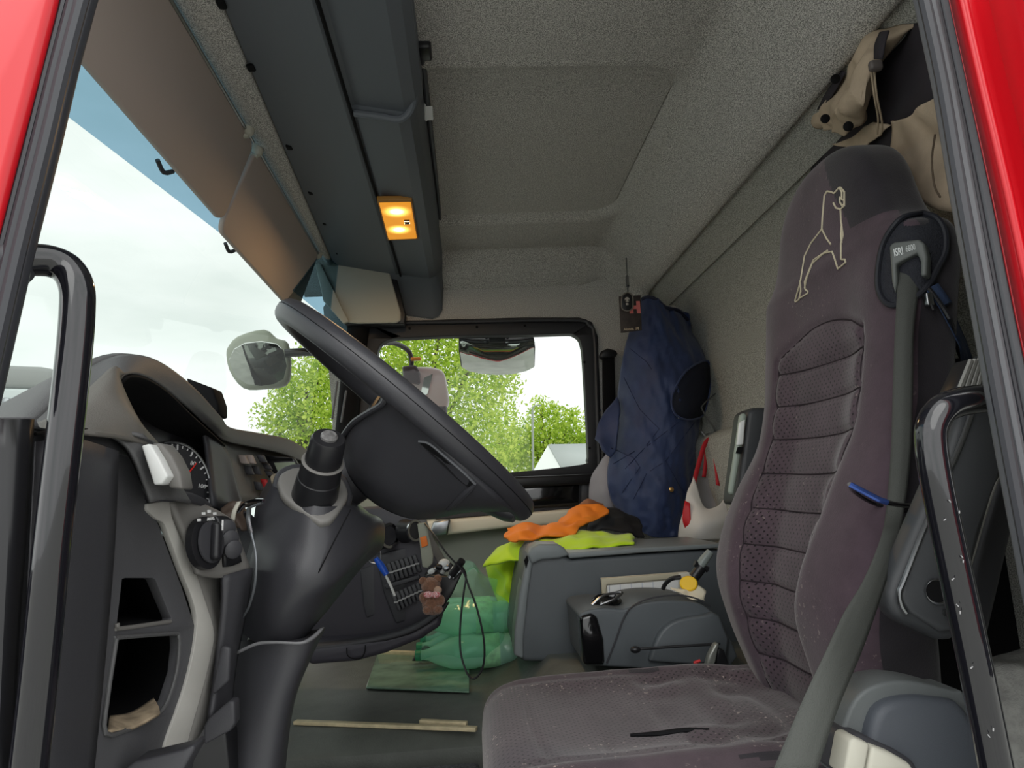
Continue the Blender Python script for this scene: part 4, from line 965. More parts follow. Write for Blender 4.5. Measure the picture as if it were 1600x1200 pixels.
def switchrow(Q, n, Y):
    for i in range(n):
        u0, u1 = i/n+.012, (i+1)/n-.012
        pprism('rocker_switch', [quadpt(Q, u0, 0), quadpt(Q, u1, 0), quadpt(Q, u1, .47), quadpt(Q, u0, .47)], Y, .012, M_['panel'], cst, bevel=.002)
        pprism('rocker_switch', [quadpt(Q, u0, .53), quadpt(Q, u1, .53), quadpt(Q, u1, 1), quadpt(Q, u0, 1)], Y, .012, M_['black'], cst, bevel=.002)
        a, b = quadpt(Q, (u0+u1)/2-.03, .50), quadpt(Q, (u0+u1)/2+.03, .50)
        pprism('switch_label', [(a[0]-2, a[1]-1), (b[0]+2, b[1]-1), (b[0]+2, b[1]+1.5), (a[0]-2, a[1]+1.5)], Y-.002, .003, mat('label_grey%d' % i, (160, 160, 160), .5), cst)
switchrow([(603, 881), (650, 866), (660, 893), (612, 910)], 7, Ys(630, 0)-.018)
switchrow([(610, 928), (655, 910), (664, 934), (622, 956)], 7, Ys(630, 0)-.018)
pprism('divider', [(600, 914), (655, 898), (657, 904), (603, 921)], Ys(630, 0)-.02, .012, M_['black'], cst, bevel=.002)
for (a, b, r) in [(604, 837, .029), (645, 829, .025)]:
    c = P(a, b, 1.135); ax = (CAM-c).normalized()*.6+V((.75, -.1, 0)); ax.normalize()
    kb = lathe('climate_knob', c-ax*.03, ax, [(r*1.12, 0), (r*1.1, .012), (r, .02), (r*.97, .036)], M_['blacks'], cst, n=28)
    lathe('knob_ring', c-ax*.03, ax, [(r*.98, .034), (r*1.02, .0400), (r*.80, .0401), (r*.80, .036)], M_['chrome'], kb, n=28)
    lathe('knob_face', c-ax*.03, ax, [(r*.8, .034), (r*.78, .038)], M_['black'], kb, n=28)
pprism('climate_panel', [(585, 812), (655, 805), (662, 850), (655, 858), (594, 872)], 1.17, .02, M_['black'], cst, bevel=.004)
# tray with odds and ends at the end of the stack
pprism('tray', [(662, 898), (710, 902), (722, 890), (722, 896), (706, 930), (692, 950), (672, 950)], 1.06, .10, M_['blacks'], cst, bevel=.004)
tube('tray_edge', PP([(708, 904, 1.055), (720, 892, 1.055)]), .004, M_['steel'], cst, n=8, sm=1)
# ================================================================== steering column
sc = thing('steering_column', P(460, 900, .5), 'black steering column shroud with a grey collar plate', 'steering column')
def loft_px(name, rings, m, par, nu=6, nv=5, **k):
    """closed loft: each ring is a list of (px,py,Y)"""
    R = [cat_rom([P(*a) for a in r]+[P(*r[0])], nu)[:-1] for r in rings]
    cols = [cat_rom([r[j] for r in R], nv) for j in range(len(R[0]))]
    rr = [[c[i] for c in cols] for i in range(len(cols[0]))]
    return mk(name, *loftmesh(rr), m, par, ang=60, **k)
loft_px('upper_shroud', [
 [(425, 760, .42), (490, 790, .38), (545, 790, .42), (572, 800, .50), (575, 800, .62), (500, 740, .66), (430, 740, .55)],
 [(405, 800, .42), (470, 850, .37), (540, 830, .40), (592, 812, .50), (590, 820, .64), (500, 780, .68), (410, 780, .58)],
 [(398, 850, .41), (450, 900, .36), (525, 900, .38), (585, 850, .48), (588, 860, .62), (480, 860, .68), (400, 840, .58)],
 [(380, 920, .42), (430, 960, .37), (500, 940, .39), (560, 880, .48), (560, 890, .60), (470, 930, .66), (385, 900, .58)],
 [(370, 985, .43), (420, 1012, .40), (470, 1000, .41), (505, 960, .48), (505, 960, .58), (450, 990, .62), (380, 980, .56)]], mat('shroud', (52, 52, 56), .36, bump=.2, bs=900, dist=.0006), sc)
loft_px('lower_boot', [
 [(366, 1018, .42), (420, 1003, .38), (470, 1003, .38), (505, 982, .42), (500, 985, .58), (430, 990, .60), (370, 1000, .56)],
 [(362, 1040, .42), (420, 1035, .38), (465, 1035, .38), (487, 1020, .42), (485, 1020, .56), (430, 1030, .58), (368, 1030, .54)],
 [(355, 1110, .42), (400, 1110, .38), (440, 1110, .38), (458, 1100, .42), (455, 1100, .54), (420, 1110, .56), (360, 1110, .52)],
 [(325, 1230, .42), (380, 1230, .38), (420, 1230, .38), (438, 1230, .42), (440, 1230, .52), (400, 1230, .56), (340, 1230, .52)]], M_['black'], sc)
surf('boot_lip', [[(368, 1018, .375), (400, 1004, .37), (430, 1002, .365), (470, 1003, .365), (492, 994, .38), (507, 980, .40)], [(367, 1024, .375), (400, 1009, .37), (430, 1006, .365), (470, 1007, .365), (490, 1000, .38), (506, 984, .40)]], mat('lip_edge', (110, 110, 112), .35), sc, nu=4, nv=1, th=.004)
loft_px('knee_panel', [
 [(385, 800, .50), (420, 830, .48), (425, 900, .47), (400, 960, .48), (385, 1000, .50), (360, 1000, .60), (370, 800, .60)],
 [(340, 820, .60), (360, 860, .58), (360, 920, .58), (350, 1000, .58), (340, 1100, .58), (320, 1100, .62), (330, 800, .64)]], M_['black'], sc)
# grey collar plate and stalk
cpn = V((.25, -.65, .72)).normalized(); cc0 = P(488, 778, .40)
cp = [PN(a, b, cc0, cpn) for a, b in [(433, 752), (440, 738), (470, 728), (528, 742), (543, 762), (541, 780), (522, 808), (508, 815), (492, 812), (445, 778)]]
prism('collar_plate', cat_rom(cp+[cp[0]], 3)[:-1], -cpn*.014, M_['silverd'], sc, bevel=.005, seg=3)
cp2 = [PN(a, b, cc0-cpn*.016, cpn) for a, b in [(424, 756), (435, 732), (470, 722), (533, 736), (550, 762), (548, 786), (527, 820), (508, 829), (488, 822), (438, 786)]]
prism('collar_base', cat_rom(cp2+[cp2[0]], 3)[:-1], -cpn*.02, M_['black'], sc, bevel=.006, seg=3)
b0 = P(491, 778, .41); b1_ = P(514, 684, .35); ax = (b1_-b0); L_ = ax.length
stk = lathe('stalk_switch', b0, ax, [(.030, -.01), (.031, .0), (.0285, L_*.35), (.0275, L_*.36), (.0265, L_*.60), (.0235, L_*.605), (.0240, L_*.66), (.0222, L_*.96), (.0200, L_)], M_['blacks'], sc, n=32)
lathe('stalk_button', b1_, ax, [(.0110, 0), (.0110, .003), (.0085, .006)], mat('stalk_button', (105, 104, 104), .4, var=.3, vs=200), stk, n=24)
lathe('stalk_band', b0+ax*.60, ax, [(.0275, 0), (.0277, .0012), (.0260, .002)], M_['silverd'], stk, n=32)
tube('shroud_seam', [P(*a) for a in [(548, 796, .395), (520, 850, .37), (495, 900, .365), (470, 950, .375)]], .001, M_['void'], sc, n=6, sm=4)
# ================================================================== steering wheel
wh = thing('steering_wheel', P(632, 648, .55), 'large black steering wheel seen edge-on from below', 'steering wheel')
C = P(634, 646, .55); e1 = (P(812, 796, .55)-P(454, 500, .55)); R_ = e1.length/2; e1.normalize()
e2 = V((0, -1, 0)); nW = e1.cross(e2).normalized()
if nW.z < 0: nW = -nW
tl = math.radians(1.8); e2 = (e2*math.cos(tl)+nW*math.sin(tl)).normalized(); nW = e1.cross(e2).normalized()
if nW.z < 0: nW = -nW
def wpnt(a, b, c): return C+e1*a+e2*b+nW*c
WB = mat('wheel_leather', (52, 52, 56), .38, bump=.25, bs=700, dist=.0006)
vs = []; NA, NB = 96, 20
for i in range(NA):
    t = 2*math.pi*i/NA; d = e1*math.cos(t)+e2*math.sin(t); c = C+d*R_
    for k in range(NB):
        a = 2*math.pi*k/NB; vs.append(c+d*(.0165*math.cos(a))+nW*(.0190*math.sin(a)))
fs = [(i*NB+k, i*NB+(k+1) % NB, ((i+1) % NA)*NB+(k+1) % NB, ((i+1) % NA)*NB+k) for i in range(NA) for k in range(NB)]
mk('rim', vs, fs, WB, wh, ang=180)
tube('rim_seam', [wpnt(math.cos(t)*(R_+.0165), math.sin(t)*(R_+.0165), .002) for t in [2*math.pi*k/64 for k in range(65)]], .0006, M_['void'], wh, n=5, sm=1)
# hub: dished bowl below the rim plane
HR = [(.040, -.110, -.03), (.058, -.106, -.03), (.076, -.090, -.02), (.086, -.07, -.01), (.090, -.035, 0), (.086, -.012, 0), (.075, -.004, 0), (.05, -.002, 0)]
rings = []
for r, h, off in HR:
    ring = []
    for k in range(48):
        a = 2*math.pi*k/48; x = r*spow(math.cos(a), .8); y = r*spow(math.sin(a), .8)*.95
        ring.append(wpnt(x+.048+(.02 if math.cos(a) > 0 and h > -.09 else 0)*math.cos(a), y, h))
    rings.append(ring)
mk('hub', *loftmesh(rings), WB, wh, ang=50)
def spoke(t0, w0, w1, d0, d1):
    R = []
    for s in (.05, .35, .6, .8, .93, 1.0):
        c = (math.cos(t0), math.sin(t0)); r = .06+(R_-.06)*s; w = w0+(w1-w0)*s; dp = d0+(d1-d0)*s**.7
        ring = []
        tx = (-c[1], c[0])
        for k in range(20):
            a = 2*math.pi*k/20; ww = w*spow(math.cos(a), .7); hh = spow(math.sin(a), .7)
            hz_ = (-.006 if s < .99 else -.002) + (-(dp/2)+(dp/2)*hh)
            ring.append(wpnt(c[0]*r+tx[0]*ww, c[1]*r+tx[1]*ww, hz_))
        R.append(ring)
    mk('spoke', *loftmesh(R), WB, wh, ang=60)
for t in (-74,): spoke(math.radians(t), .045, .045, .08, .028)
for t in (8,): spoke(math.radians(t), .06, .045, .09, .024)
cover = surf('spoke_cover', [
 [(596, 604, .335), (606, 622, .325), (640, 655, .322), (688, 698, .330), (738, 744, .350), (778, 782, .385), (806, 800, .45)],
 [(592, 628, .345), (604, 645, .345), (640, 680, .345), (686, 722, .352), (728, 765, .372), (762, 792, .41), (790, 800, .47)],
 [(568, 648, .375), (586, 690, .38), (624, 730, .385), (668, 765, .395), (710, 788, .41), (746, 797, .44), (776, 800, .49)],
 [(542, 668, .42), (556, 720, .42), (592, 765, .425), (638, 793, .435), (680, 802, .45), (720, 800, .48), (756, 799, .52)],
 [(532, 690, .48), (546, 745, .47), (584, 786, .475), (634, 809, .485), (676, 811, .50), (716, 803, .52), (744, 800, .55)]], WB, wh, nu=6, nv=6, th=.012, ang=180)
cvt = bvh(cover)
def cv(a, b, l): return cast(cvt, a, b, l, .34)
gq = [(654, 690), (668, 690), (700, 716), (741, 757), (732, 768), (716, 790), (690, 796), (640, 740)]
slot = [(655, 690), (664, 689), (690, 712), (742, 756), (736, 764), (712, 745), (678, 712)]
sp_ = [cv(a, b, .0015) for a, b in slot]
mk('cover_slot', sp_+[sum(sp_, V())/len(sp_)], [(i, (i+1) % 7, 7) for i in range(7)], M_['void'], wh)
tube('slot_lip', [cv(a, b, .001) for a, b in [(655, 689), (672, 693), (700, 716), (725, 738), (743, 756)]], .0018, M_['rubber'], wh, n=6, sm=4)
tube('cover_ridge', [cv(a, b, .0) for a, b in [(742, 757), (730, 768), (715, 782), (700, 796)]], [.003, .005, .005, .003], WB, wh, n=8, sm=4)
tube('cover_edge', [P(597, 604, .33), P(601, 622, .33), P(596, 632, .335), P(576, 644, .36), P(552, 660, .395), P(534, 684, .44)], .004, WB, wh, n=8, sm=5)
tube('column_tube', [wpnt(.0, 0, -.12), wpnt(-.03, 0, -.22)], .045, M_['black'], sc, n=20, sm=1)
# wiper stalk passing behind the rim on the far side
tube('far_stalk', PP([(545, 690, .62), (575, 652, .68), (592, 626, .74)]), .009, M_['blacks'], sc, n=10, sm=3)
# ================================================================== storage box and centre armrest between the seats
gm = mat('box_grey', (86, 91, 95), .45, bump=.2, bs=900, dist=.0006, var=.06, vs=6)
gml = mat('box_grey_light', (124, 130, 132), .4, bump=.15, bs=900, dist=.0006)
sbx = thing('storage_box', P(960, 1025, 1.3), 'large grey plastic storage box between the seats with clothes lying over it', 'box')
pprism('box_body', [(803, 1022), (804, 985), (812, 925), (822, 868), (834, 854), (870, 854), (890, 874), (1000, 866), (1130, 858), (1170, 1030), (1000, 1036), (820, 1034)], 1.25, .34, gm, sbx, bevel=.012, seg=4)
pprism('box_cap', [(824, 868), (830, 856), (842, 850), (872, 850), (882, 856), (890, 868), (872, 873), (846, 875), (830, 882)], 1.235, .12, gml, sbx, bevel=.007, seg=3)
pprism('box_rail', [(886, 864), (1000, 856), (1130, 849), (1130, 856), (1000, 864), (890, 873)], 1.24, .30, gml, sbx, bevel=.004, seg=3)
pprism('front_edge', [(803, 1024), (804, 985), (812, 925), (824, 868), (834, 872), (826, 925), (818, 1000), (818, 1030)], 1.24, .10, gml, sbx, bevel=.006, seg=3)
pprism('latch_hole', [(819, 876), (824, 868), (826, 876), (822, 888)], 1.232, .01, M_['void'], sbx)
arm = thing('middle_console', P(1010, 1035, 1.05), 'dark grey moulded low console with a cup recess left of the seat backrest', 'console')
pprism('armrest_body', [(914, 1040), (908, 975), (905, 962), (915, 954), (945, 950), (975, 952), (1003, 942), (1045, 938), (1090, 942), (1116, 958), (1128, 975), (1140, 1045)], .98, .22, gm, arm, bevel=.02, seg=5, rnd=3)
pprism('front_panel', [(906, 964), (926, 958), (934, 966), (944, 1000), (946, 1040), (912, 1040)], .972, .05, M_['gloss'], arm, bevel=.008, seg=3)
tube('armrest_seam', PP([(948, 1036), (962, 1000), (975, 965), (990, 946), (1020, 934), (1060, 930), (1090, 936), (1110, 948)], .975), .0018, M_['black'], arm, n=6, sm=4)
pprism('armrest_side', [(1014, 1034), (1026, 1000), (1040, 980), (1062, 968), (1100, 962), (1125, 962), (1135, 1034)], .962, .03, gm, arm, bevel=.006, seg=3, rnd=2)
cupc = P(948, 940, 1.05); lathe('cup_recess', cupc, (.1, -.35, 1), [(.034, -.01), (.036, .004), (.030, .009), (.026, .004)], M_['gloss'], arm, n=28, el=.7)
tube('cup_ring', PP([(925, 945, .985), (940, 932, .99), (958, 927, 1.0), (972, 926, 1.0), (960, 936, .985), (938, 945, .98)]), .003, M_['steel'], arm, n=8, sm=4)
tube('lever_rod', PP([(1000, 1014, .93), (1060, 1010, .93), (1125, 1006, .93)]), .0028, M_['blacks'], arm, n=8, sm=1)
ellip('lever_knob', P(993, 1015, .93), (.011, .008, .007), M_['blacks'], arm)
bk = thing('belt_buckle', P(1115, 1038, .92), 'silver and black belt buckle sticking up beside the seat cushion', 'buckle')
pprism('buckle_body', [(1104, 1042), (1108, 1025), (1118, 1006), (1124, 1005), (1118, 1035), (1112, 1044)], .91, .02, mat('buckle_pale', (150, 152, 146), .35, metal=.5), bk, bevel=.003)
pprism('buckle_strap', [(1118, 1040), (1122, 1012), (1132, 1016), (1140, 1040)], .92, .02, M_['blacks'], bk, bevel=.003)
tube('release_tab', PP([(1084, 1036, .90), (1094, 1032, .90)]), .003, rb, bk, n=8, sm=1)
# folder with papers, bottle brush etc. on the armrest
fo = thing('folder', P(1010, 925, 1.19), 'cream folder of lined papers lying behind the low moulded console', 'folder')
pprism('folder_cover', [(940, 904), (1075, 894), (1086, 898), (1086, 930), (945, 935)], 1.215, .02, mat('folder_cream', (214, 208, 192), .7), fo, bevel=.001)
pprism('folder_edge', [(940, 904), (1060, 896), (1060, 903), (948, 913), (946, 932), (941, 932)], 1.205, .008, mat('folder_edge', (190, 182, 160), .7), fo, bevel=.001)
pg = pprism('paper_page', [(949, 915), (1060, 906), (1060, 925), (950, 932)], 1.208, .002, mat('paper', (226, 226, 224), .8), fo)
for k in range(6):
    tube('ruled_line', PP([(952+k*17, 914-k*1.4), (953+k*17, 930-k)], 1.206), .0004, mat('ruling%d' % k, (150, 160, 190), .8), pg, n=4, sm=1)
fn = thing('inflator_nozzle', P(1080, 905, 1.06), 'black and grey hose nozzle leaning against the seat backrest', 'nozzle')
tube('nozzle_pipe', PP([(1110, 862, 1.05), (1100, 875, 1.05), (1094, 884, 1.05)]), [.009, .011, .010], mat('nozzle_grey', (130, 138, 136), .4), fn, n=14, sm=3)
tube('nozzle_collar', PP([(1085, 880, 1.05), (1106, 890, 1.05)]), .007, M_['blacks'], fn, n=12, sm=1)
tube('nozzle_body', PP([(1096, 886, 1.05), (1084, 902, 1.05)]), .0125, M_['blacks'], fn, n=16, sm=1)
tube('nozzle_tail', PP([(1064, 902, 1.06), (1050, 904, 1.07), (1040, 912, 1.09), (1036, 920, 1.10)]), .005, M_['blacks'], fn, n=10, sm=4)
yc = thing('yellow_cap', P(1075, 920, 1.03), 'round yellow cap on the low moulded console', 'cap')
lathe('cap_disc', P(1076, 912, 1.03), (-.25, -.8, .45), [(.0185, -.008), (.0195, -.004), (.0195, .002), (.017, .004)], mat('cap_yellow', (236, 190, 20), .4), yc, n=28, el=.9)
pr = thing('torn_paper', P(1075, 935, 1.02), 'torn piece of off-white paper under the yellow cap', 'paper')
surf('paper_sheet', [[(1048, 914, 1.04), (1070, 922, 1.02), (1092, 914, 1.03)], [(1052, 922, 1.02), (1072, 928, 1.01), (1102, 922, 1.02)], [(1070, 930, 1.0), (1088, 938, .99), (1100, 940, 1.0)]], mat('torn_paper', (226, 218, 196), .8), pr, wob=.006, wsc=40, th=.0008)
# ================================================================== clothes
def cloth(name, label, cat, rows, m, pn='cloth', wob=.012, wsc=22, th=.006, nu=8, nv=8):
    t = thing(name, P(*rows[-1][len(rows[-1])//2]), label, cat)
    surf(pn, rows, m, t, nu=nu, nv=nv, wob=wob, wsc=wsc, th=th)
    return t
lime = mat('hi_vis_lime', (196, 232, 30), .7, bump=.4, bs=300, dist=.001, sheen=.2)
hv = cloth('hi_vis_jacket', 'crumpled fluorescent lime jacket draped over the storage box', 'jacket', [
 [(790, 850, 1.62), (830, 838, 1.56), (870, 834, 1.50), (915, 828, 1.50), (945, 832, 1.50), (986, 834, 1.50)],
 [(772, 860, 1.58), (815, 850, 1.50), (862, 846, 1.42), (912, 840, 1.40), (948, 842, 1.40), (987, 840, 1.40)],
 [(756, 885, 1.56), (800, 876, 1.48), (850, 862, 1.38), (905, 856, 1.32), (950, 852, 1.32), (990, 848, 1.32)]], lime, 'jacket_body')
surf('hanging_side', [[(772, 862, 1.62), (800, 852, 1.56), (830, 848, 1.54), (850, 860, 1.56)], [(756, 884, 1.68), (786, 880, 1.60), (815, 880, 1.60), (840, 890, 1.62)], [(768, 915, 1.68), (790, 915, 1.60), (810, 915, 1.60), (835, 915, 1.62)], [(774, 948, 1.68), (792, 950, 1.62), (806, 950, 1.62), (830, 950, 1.64)], [(782, 975, 1.68), (795, 972, 1.64), (808, 960, 1.64), (820, 960, 1.66)]], lime, hv, nu=8, nv=8, wob=.014, wsc=20, th=.006)
surf('reflective_strip', [[(846, 853, 1.545), (880, 850, 1.54)], [(847, 858, 1.54), (880, 856, 1.53)]], M_['steel'], hv, nu=3, nv=3, th=.002)
surf('pink_print', [[(784, 956, 1.62), (803, 954, 1.61)], [(786, 976, 1.62), (803, 976, 1.61)]], mat('pink_label', (214, 170, 160), .7, var=.3, vs=120), hv, nu=3, nv=3, th=.002)
cloth('orange_cloth', 'crumpled orange fabric on top of the lime jacket', 'clothing', [
 [(792, 826, 1.56), (818, 818, 1.56), (850, 820, 1.56), (880, 808, 1.58), (905, 788, 1.60), (922, 786, 1.60), (944, 790, 1.60)],
 [(786, 836, 1.50), (815, 832, 1.48), (850, 832, 1.48), (882, 822, 1.50), (912, 806, 1.54), (930, 800, 1.56), (948, 796, 1.58)],
 [(792, 846, 1.48), (820, 842, 1.44), (850, 838, 1.44), (885, 836, 1.45), (914, 826, 1.50), (932, 812, 1.54), (946, 804, 1.56)]], mat('orange_fabric', (244, 136, 40), .7, bump=.4, bs=300, dist=.001), wob=.016, wsc=24)
cloth('brown_cloth', 'bunched brown fabric edge behind the orange cloth', 'clothing', [[(905, 790, 1.66), (922, 782, 1.66), (945, 786, 1.66)], [(904, 798, 1.64), (925, 794, 1.63), (946, 795, 1.64)]], mat('brown_fabric', (150, 100, 70), .8), wob=.012)
cloth('black_garment', 'rumpled black garment under the hanging vest', 'clothing', [
 [(925, 806, 1.66), (948, 792, 1.66), (975, 800, 1.66), (1000, 815, 1.66)], [(918, 820, 1.62), (945, 810, 1.60), (980, 815, 1.58), (1004, 826, 1.60)], [(912, 832, 1.60), (945, 828, 1.54), (985, 834, 1.54), (1010, 840, 1.56)]], mat('black_fabric', (24, 24, 28), .8, bump=.4, bs=200, dist=.001))
cloth('grey_pillow', 'pale grey pillow behind the left hem of the navy vest', 'pillow', [
 [(940, 716, 1.98), (955, 705, 1.95), (985, 712, 1.98)], [(924, 745, 1.96), (950, 745, 1.88), (990, 745, 1.92)], [(920, 785, 1.96), (950, 790, 1.88), (990, 790, 1.92)], [(930, 806, 1.98), (955, 812, 1.93), (990, 812, 1.96)]], mat('pillow_grey', (150, 148, 156), .9), wob=.004)
# navy quilted vest
nv_ = mat('vest_navy', (44, 58, 96), .6, bump=.4, bs=260, dist=.001, sheen=.15, var=.12, vs=14)
vest = thing('quilted_vest', P(1030, 830, 1.85), 'navy blue quilted vest hanging in the far rear corner of the cab', 'vest')
rows = [
 [(1003, 464, 1.90), (1012, 460, 1.88), (1028, 466, 1.86), (1044, 478, 1.88), (1062, 482, 1.92), (1078, 492, 1.98)],
 [(986, 510, 1.90), (1005, 505, 1.84), (1028, 505, 1.81), (1050, 510, 1.82), (1068, 515, 1.88), (1082, 520, 1.98)],
 [(972, 560, 1.90), (995, 560, 1.82), (1022, 560, 1.77), (1048, 562, 1.76), (1078, 562, 1.80), (1108, 566, 1.90)],
 [(964, 625, 1.90), (990, 625, 1.80), (1018, 625, 1.75), (1046, 625, 1.73), (1076, 625, 1.77), (1102, 618, 1.88)],
 [(957, 690, 1.88), (985, 690, 1.79), (1015, 692, 1.74), (1046, 692, 1.72), (1070, 690, 1.76), (1094, 670, 1.86)],
 [(948, 745, 1.86), (980, 750, 1.78), (1012, 755, 1.74), (1042, 755, 1.72), (1066, 750, 1.76), (1086, 735, 1.84)],
 [(955, 782, 1.86), (984, 800, 1.79), (1012, 812, 1.75), (1040, 812, 1.74), (1062, 805, 1.77), (1078, 790, 1.84)],
 [(972, 806, 1.86), (994, 824, 1.80), (1016, 838, 1.77), (1040, 840, 1.76), (1060, 838, 1.78), (1068, 834, 1.84)]]
R = [[P(*a) for a in r] for r in rows]
vs, fs = surfmesh(R, 10, 10)
vs = [v+V((0, 1, 0))*(.016*noise.noise(v*9)+.014*noise.noise(V((v.x*34+v.z*8, v.y*6, v.z*9)))+.007*noise.noise(V((v.x*70, 0, v.z*45)))) for v in vs]
f0 = fs[len(fs)//2]; nn = (vs[f0[1]]-vs[f0[0]]).cross(vs[f0[2]]-vs[f0[1]])
if nn.y > 0: fs = [q[::-1] for q in fs]
vb = mk('vest_body', vs, fs, nv_, vest, solid=.01, ang=180)
vt = bvh(vb)
surf('front_flap', [[(964, 620, 1.88), (968, 640, 1.84), (966, 660, 1.82)], [(940, 650, 1.86), (952, 675, 1.82), (962, 695, 1.80)], [(928, 686, 1.84), (940, 700, 1.80), (955, 714, 1.80)]], nv_, vest, nu=6, nv=6, th=.008, wob=.008, wsc=18)
def seam(pts, r=.0016, m=None, tr=None, par=None, lift=.0006, nm='quilt_seam'):
    q = []
    for a, b in zip(pts, pts[1:]):
        for k in range(5): q.append(cast(tr, a[0]+(b[0]-a[0])*k/5, a[1]+(b[1]-a[1])*k/5, lift, 1.78))
    tube(nm, q, r, m, par, n=5, sm=1)
vd = mat('vest_seam', (36, 46, 80), .8)
for s in [[(975, 590), (1000, 640), (1030, 670), (1005, 702)], [(1060, 660), (1005, 702), (970, 740)], [(985, 545), (1010, 565), (1020, 580)], [(955, 700), (990, 715), (1000, 730), (965, 780)], [(1085, 660), (1040, 720), (1010, 740)], [(1010, 740), (985, 790)], [(1040, 720), (1062, 760), (1075, 775)], [(958, 725), (1000, 700)]]:
    seam(s, .0013, vd, vt, vest)
hole_ = [(1104, 572), (1098, 566), (1080, 572), (1062, 590), (1051, 618), (1050, 642), (1058, 654), (1075, 656), (1092, 650), (1099, 630), (1104, 600)]
ho = [cast(vt, a, b, .014, 1.8) for a, b in hole_]; hc = sum(ho, V())/len(ho)
n = len(ho); mk('armhole_lining', ho+[hc+(p-hc)*.5+V((0, -.02, 0)) for p in ho]+[hc+V((0, -.022, 0))], [(i, (i+1) % n, n+(i+1) % n, n+i) for i in range(n)]+[(n+i, n+(i+1) % n, 2*n) for i in range(n)], mat('lining_navy', (22, 26, 42), .8, bump=.4, bs=100, dist=.002), vest, solid=.002)
tube('armhole_edge', ho+[ho[0]], .0035, nv_, vest, n=8, sm=3)
box('care_label', cast(vt, 1061, 650, .004, 1.78), (.010, .003, .016), M_['white'], vest, bevel=0)
lathe('snap_button', cast(vt, 1048, 765, .002, 1.75), (0, -1, 0), [(.0085, 0), (.0085, .002), (.005, .004)], mat('brass', (190, 150, 90), .3, metal=.8), vest, n=16)
tube('collar_fold', [cast(vt, a, b, .004, 1.88) for a, b in [(1004, 468), (1020, 466), (1040, 482), (1058, 486), (1074, 500)]], .006, mat('collar_dark', (30, 34, 54), .8), vest, n=8, sm=4)
# hanging card and dog tag
cdg = thing('hanging_card', P(985, 520, 1.97), 'dark card with a pink letter H and a small tag, hanging before the vest', 'card')
yk = 1.74
pprism('card_board', [(967, 463), (1001, 461), (1003, 516), (970, 520)], yk, .003, mat('card_dark', (56, 48, 46), .6, var=.2, vs=60), cdg, bevel=.001)
nrm_c = frame(P(992, 481, yk-.001), P(1003, 480, yk)-P(970, 481, yk), (0, 0, 1)); pk = mat('print_pink', (222, 120, 116), .6)
text('card_letter', 'H', .052, nrm_c, pk, cdg, bold=.004)
text('card_script', 'Honda, SR', .0125, frame(P(986, 514, yk-.001), P(1003, 513, yk)-P(970, 515, yk), (0, 0, 1)), mat('script_cream', (214, 196, 170), .6), cdg, font_shear=.4)
tube('card_cord', PP([(978, 392, 1.93), (979, 410, 1.88), (980, 432, 1.82), (981, 455, yk+.01), (982, 464, yk-.004)]), [.0016, .003, .0016, .003, .002], M_['steel'], cdg, n=8, sm=3)
tube('card_clasp', PP([(980, 432, 1.80), (980, 440, 1.78), (981, 447, 1.76)]), .006, M_['steel'], cdg, n=8, sm=2)
tgp = cat_rom(PP([(972, 462), (980, 457), (988, 462), (989, 478), (986, 484), (979, 486), (972, 482), (971, 470), (972, 462)], yk-.012), 3)[:-1]
tg = prism('dog_tag', tgp, (0, .003, 0), M_['blacks'], cdg, bevel=.001)
tube('tag_rim', [p+V((0, -.001, 0)) for p in tgp+[tgp[0]]], .0022, mat('tag_rim', (120, 116, 110), .4), tg, n=6, sm=1)
sk = mat('skull_pale', (170, 166, 160), .6)
ellip('tag_face', P(980, 468, yk-.0135), (.0085, .002, .009), sk, tg, n=14, m=8); box('tag_face_jaw', P(980, 475, yk-.0135), (.009, .003, .008), sk, tg, bevel=.001)
for a in (977.7, 982.5): ellip('tag_eye', P(a, 469, yk-.016), (.0022, .001, .0025), M_['void'], tg, n=8, m=6)
# clear plastic hook on the rear seam
hk = thing('clothes_hook', P(1056, 425, 1.95), 'small clear plastic hook on the headliner seam above the vest', 'hook')
tube('hook_loop', PP([(1051, 405, 1.96), (1054, 393, 1.96), (1061, 398, 1.96), (1062, 412, 1.95), (1056, 426, 1.94), (1051, 420, 1.95)]), .0032, mat('hook_clear', (150, 154, 150), .3), hk, n=8, sm=4)
# wire hanger and shopping bag
hg = thing('wire_hook', P(1110, 690, 1.8), 'bent metal wire hook between the vest and the rear wall', 'hook')
tube('wire', PP([(1130, 605, 1.85), (1112, 620, 1.82), (1097, 634, 1.80), (1098, 642, 1.80), (1110, 660, 1.80), (1122, 678, 1.80)]), .003, M_['steel'], hg, n=8, sm=4)
tube('wire', PP([(1096, 674, 1.78), (1108, 690, 1.78)]), .004, M_['steel'], hg, n=8, sm=1)
bag = thing('shopping_bag', P(1100, 838, 1.7), 'white plastic shopping bag with red handles and red print beside the navy vest', 'bag')
wbm = mat('bag_white', (216, 212, 208), .5, bump=.2, bs=60, dist=.003)
surf('bag_front', [[(1082, 745, 1.66), (1100, 790, 1.62), (1120, 792, 1.62), (1136, 770, 1.66)], [(1074, 770, 1.64), (1096, 800, 1.60), (1122, 802, 1.60), (1142, 790, 1.64)], [(1066, 810, 1.64), (1094, 820, 1.58), (1120, 820, 1.58), (1146, 815, 1.62)], [(1060, 840, 1.66), (1090, 845, 1.60), (1120, 845, 1.60), (1146, 840, 1.64)]], wbm, bag, nu=6, nv=6, th=.002, wob=.008, wsc=16)
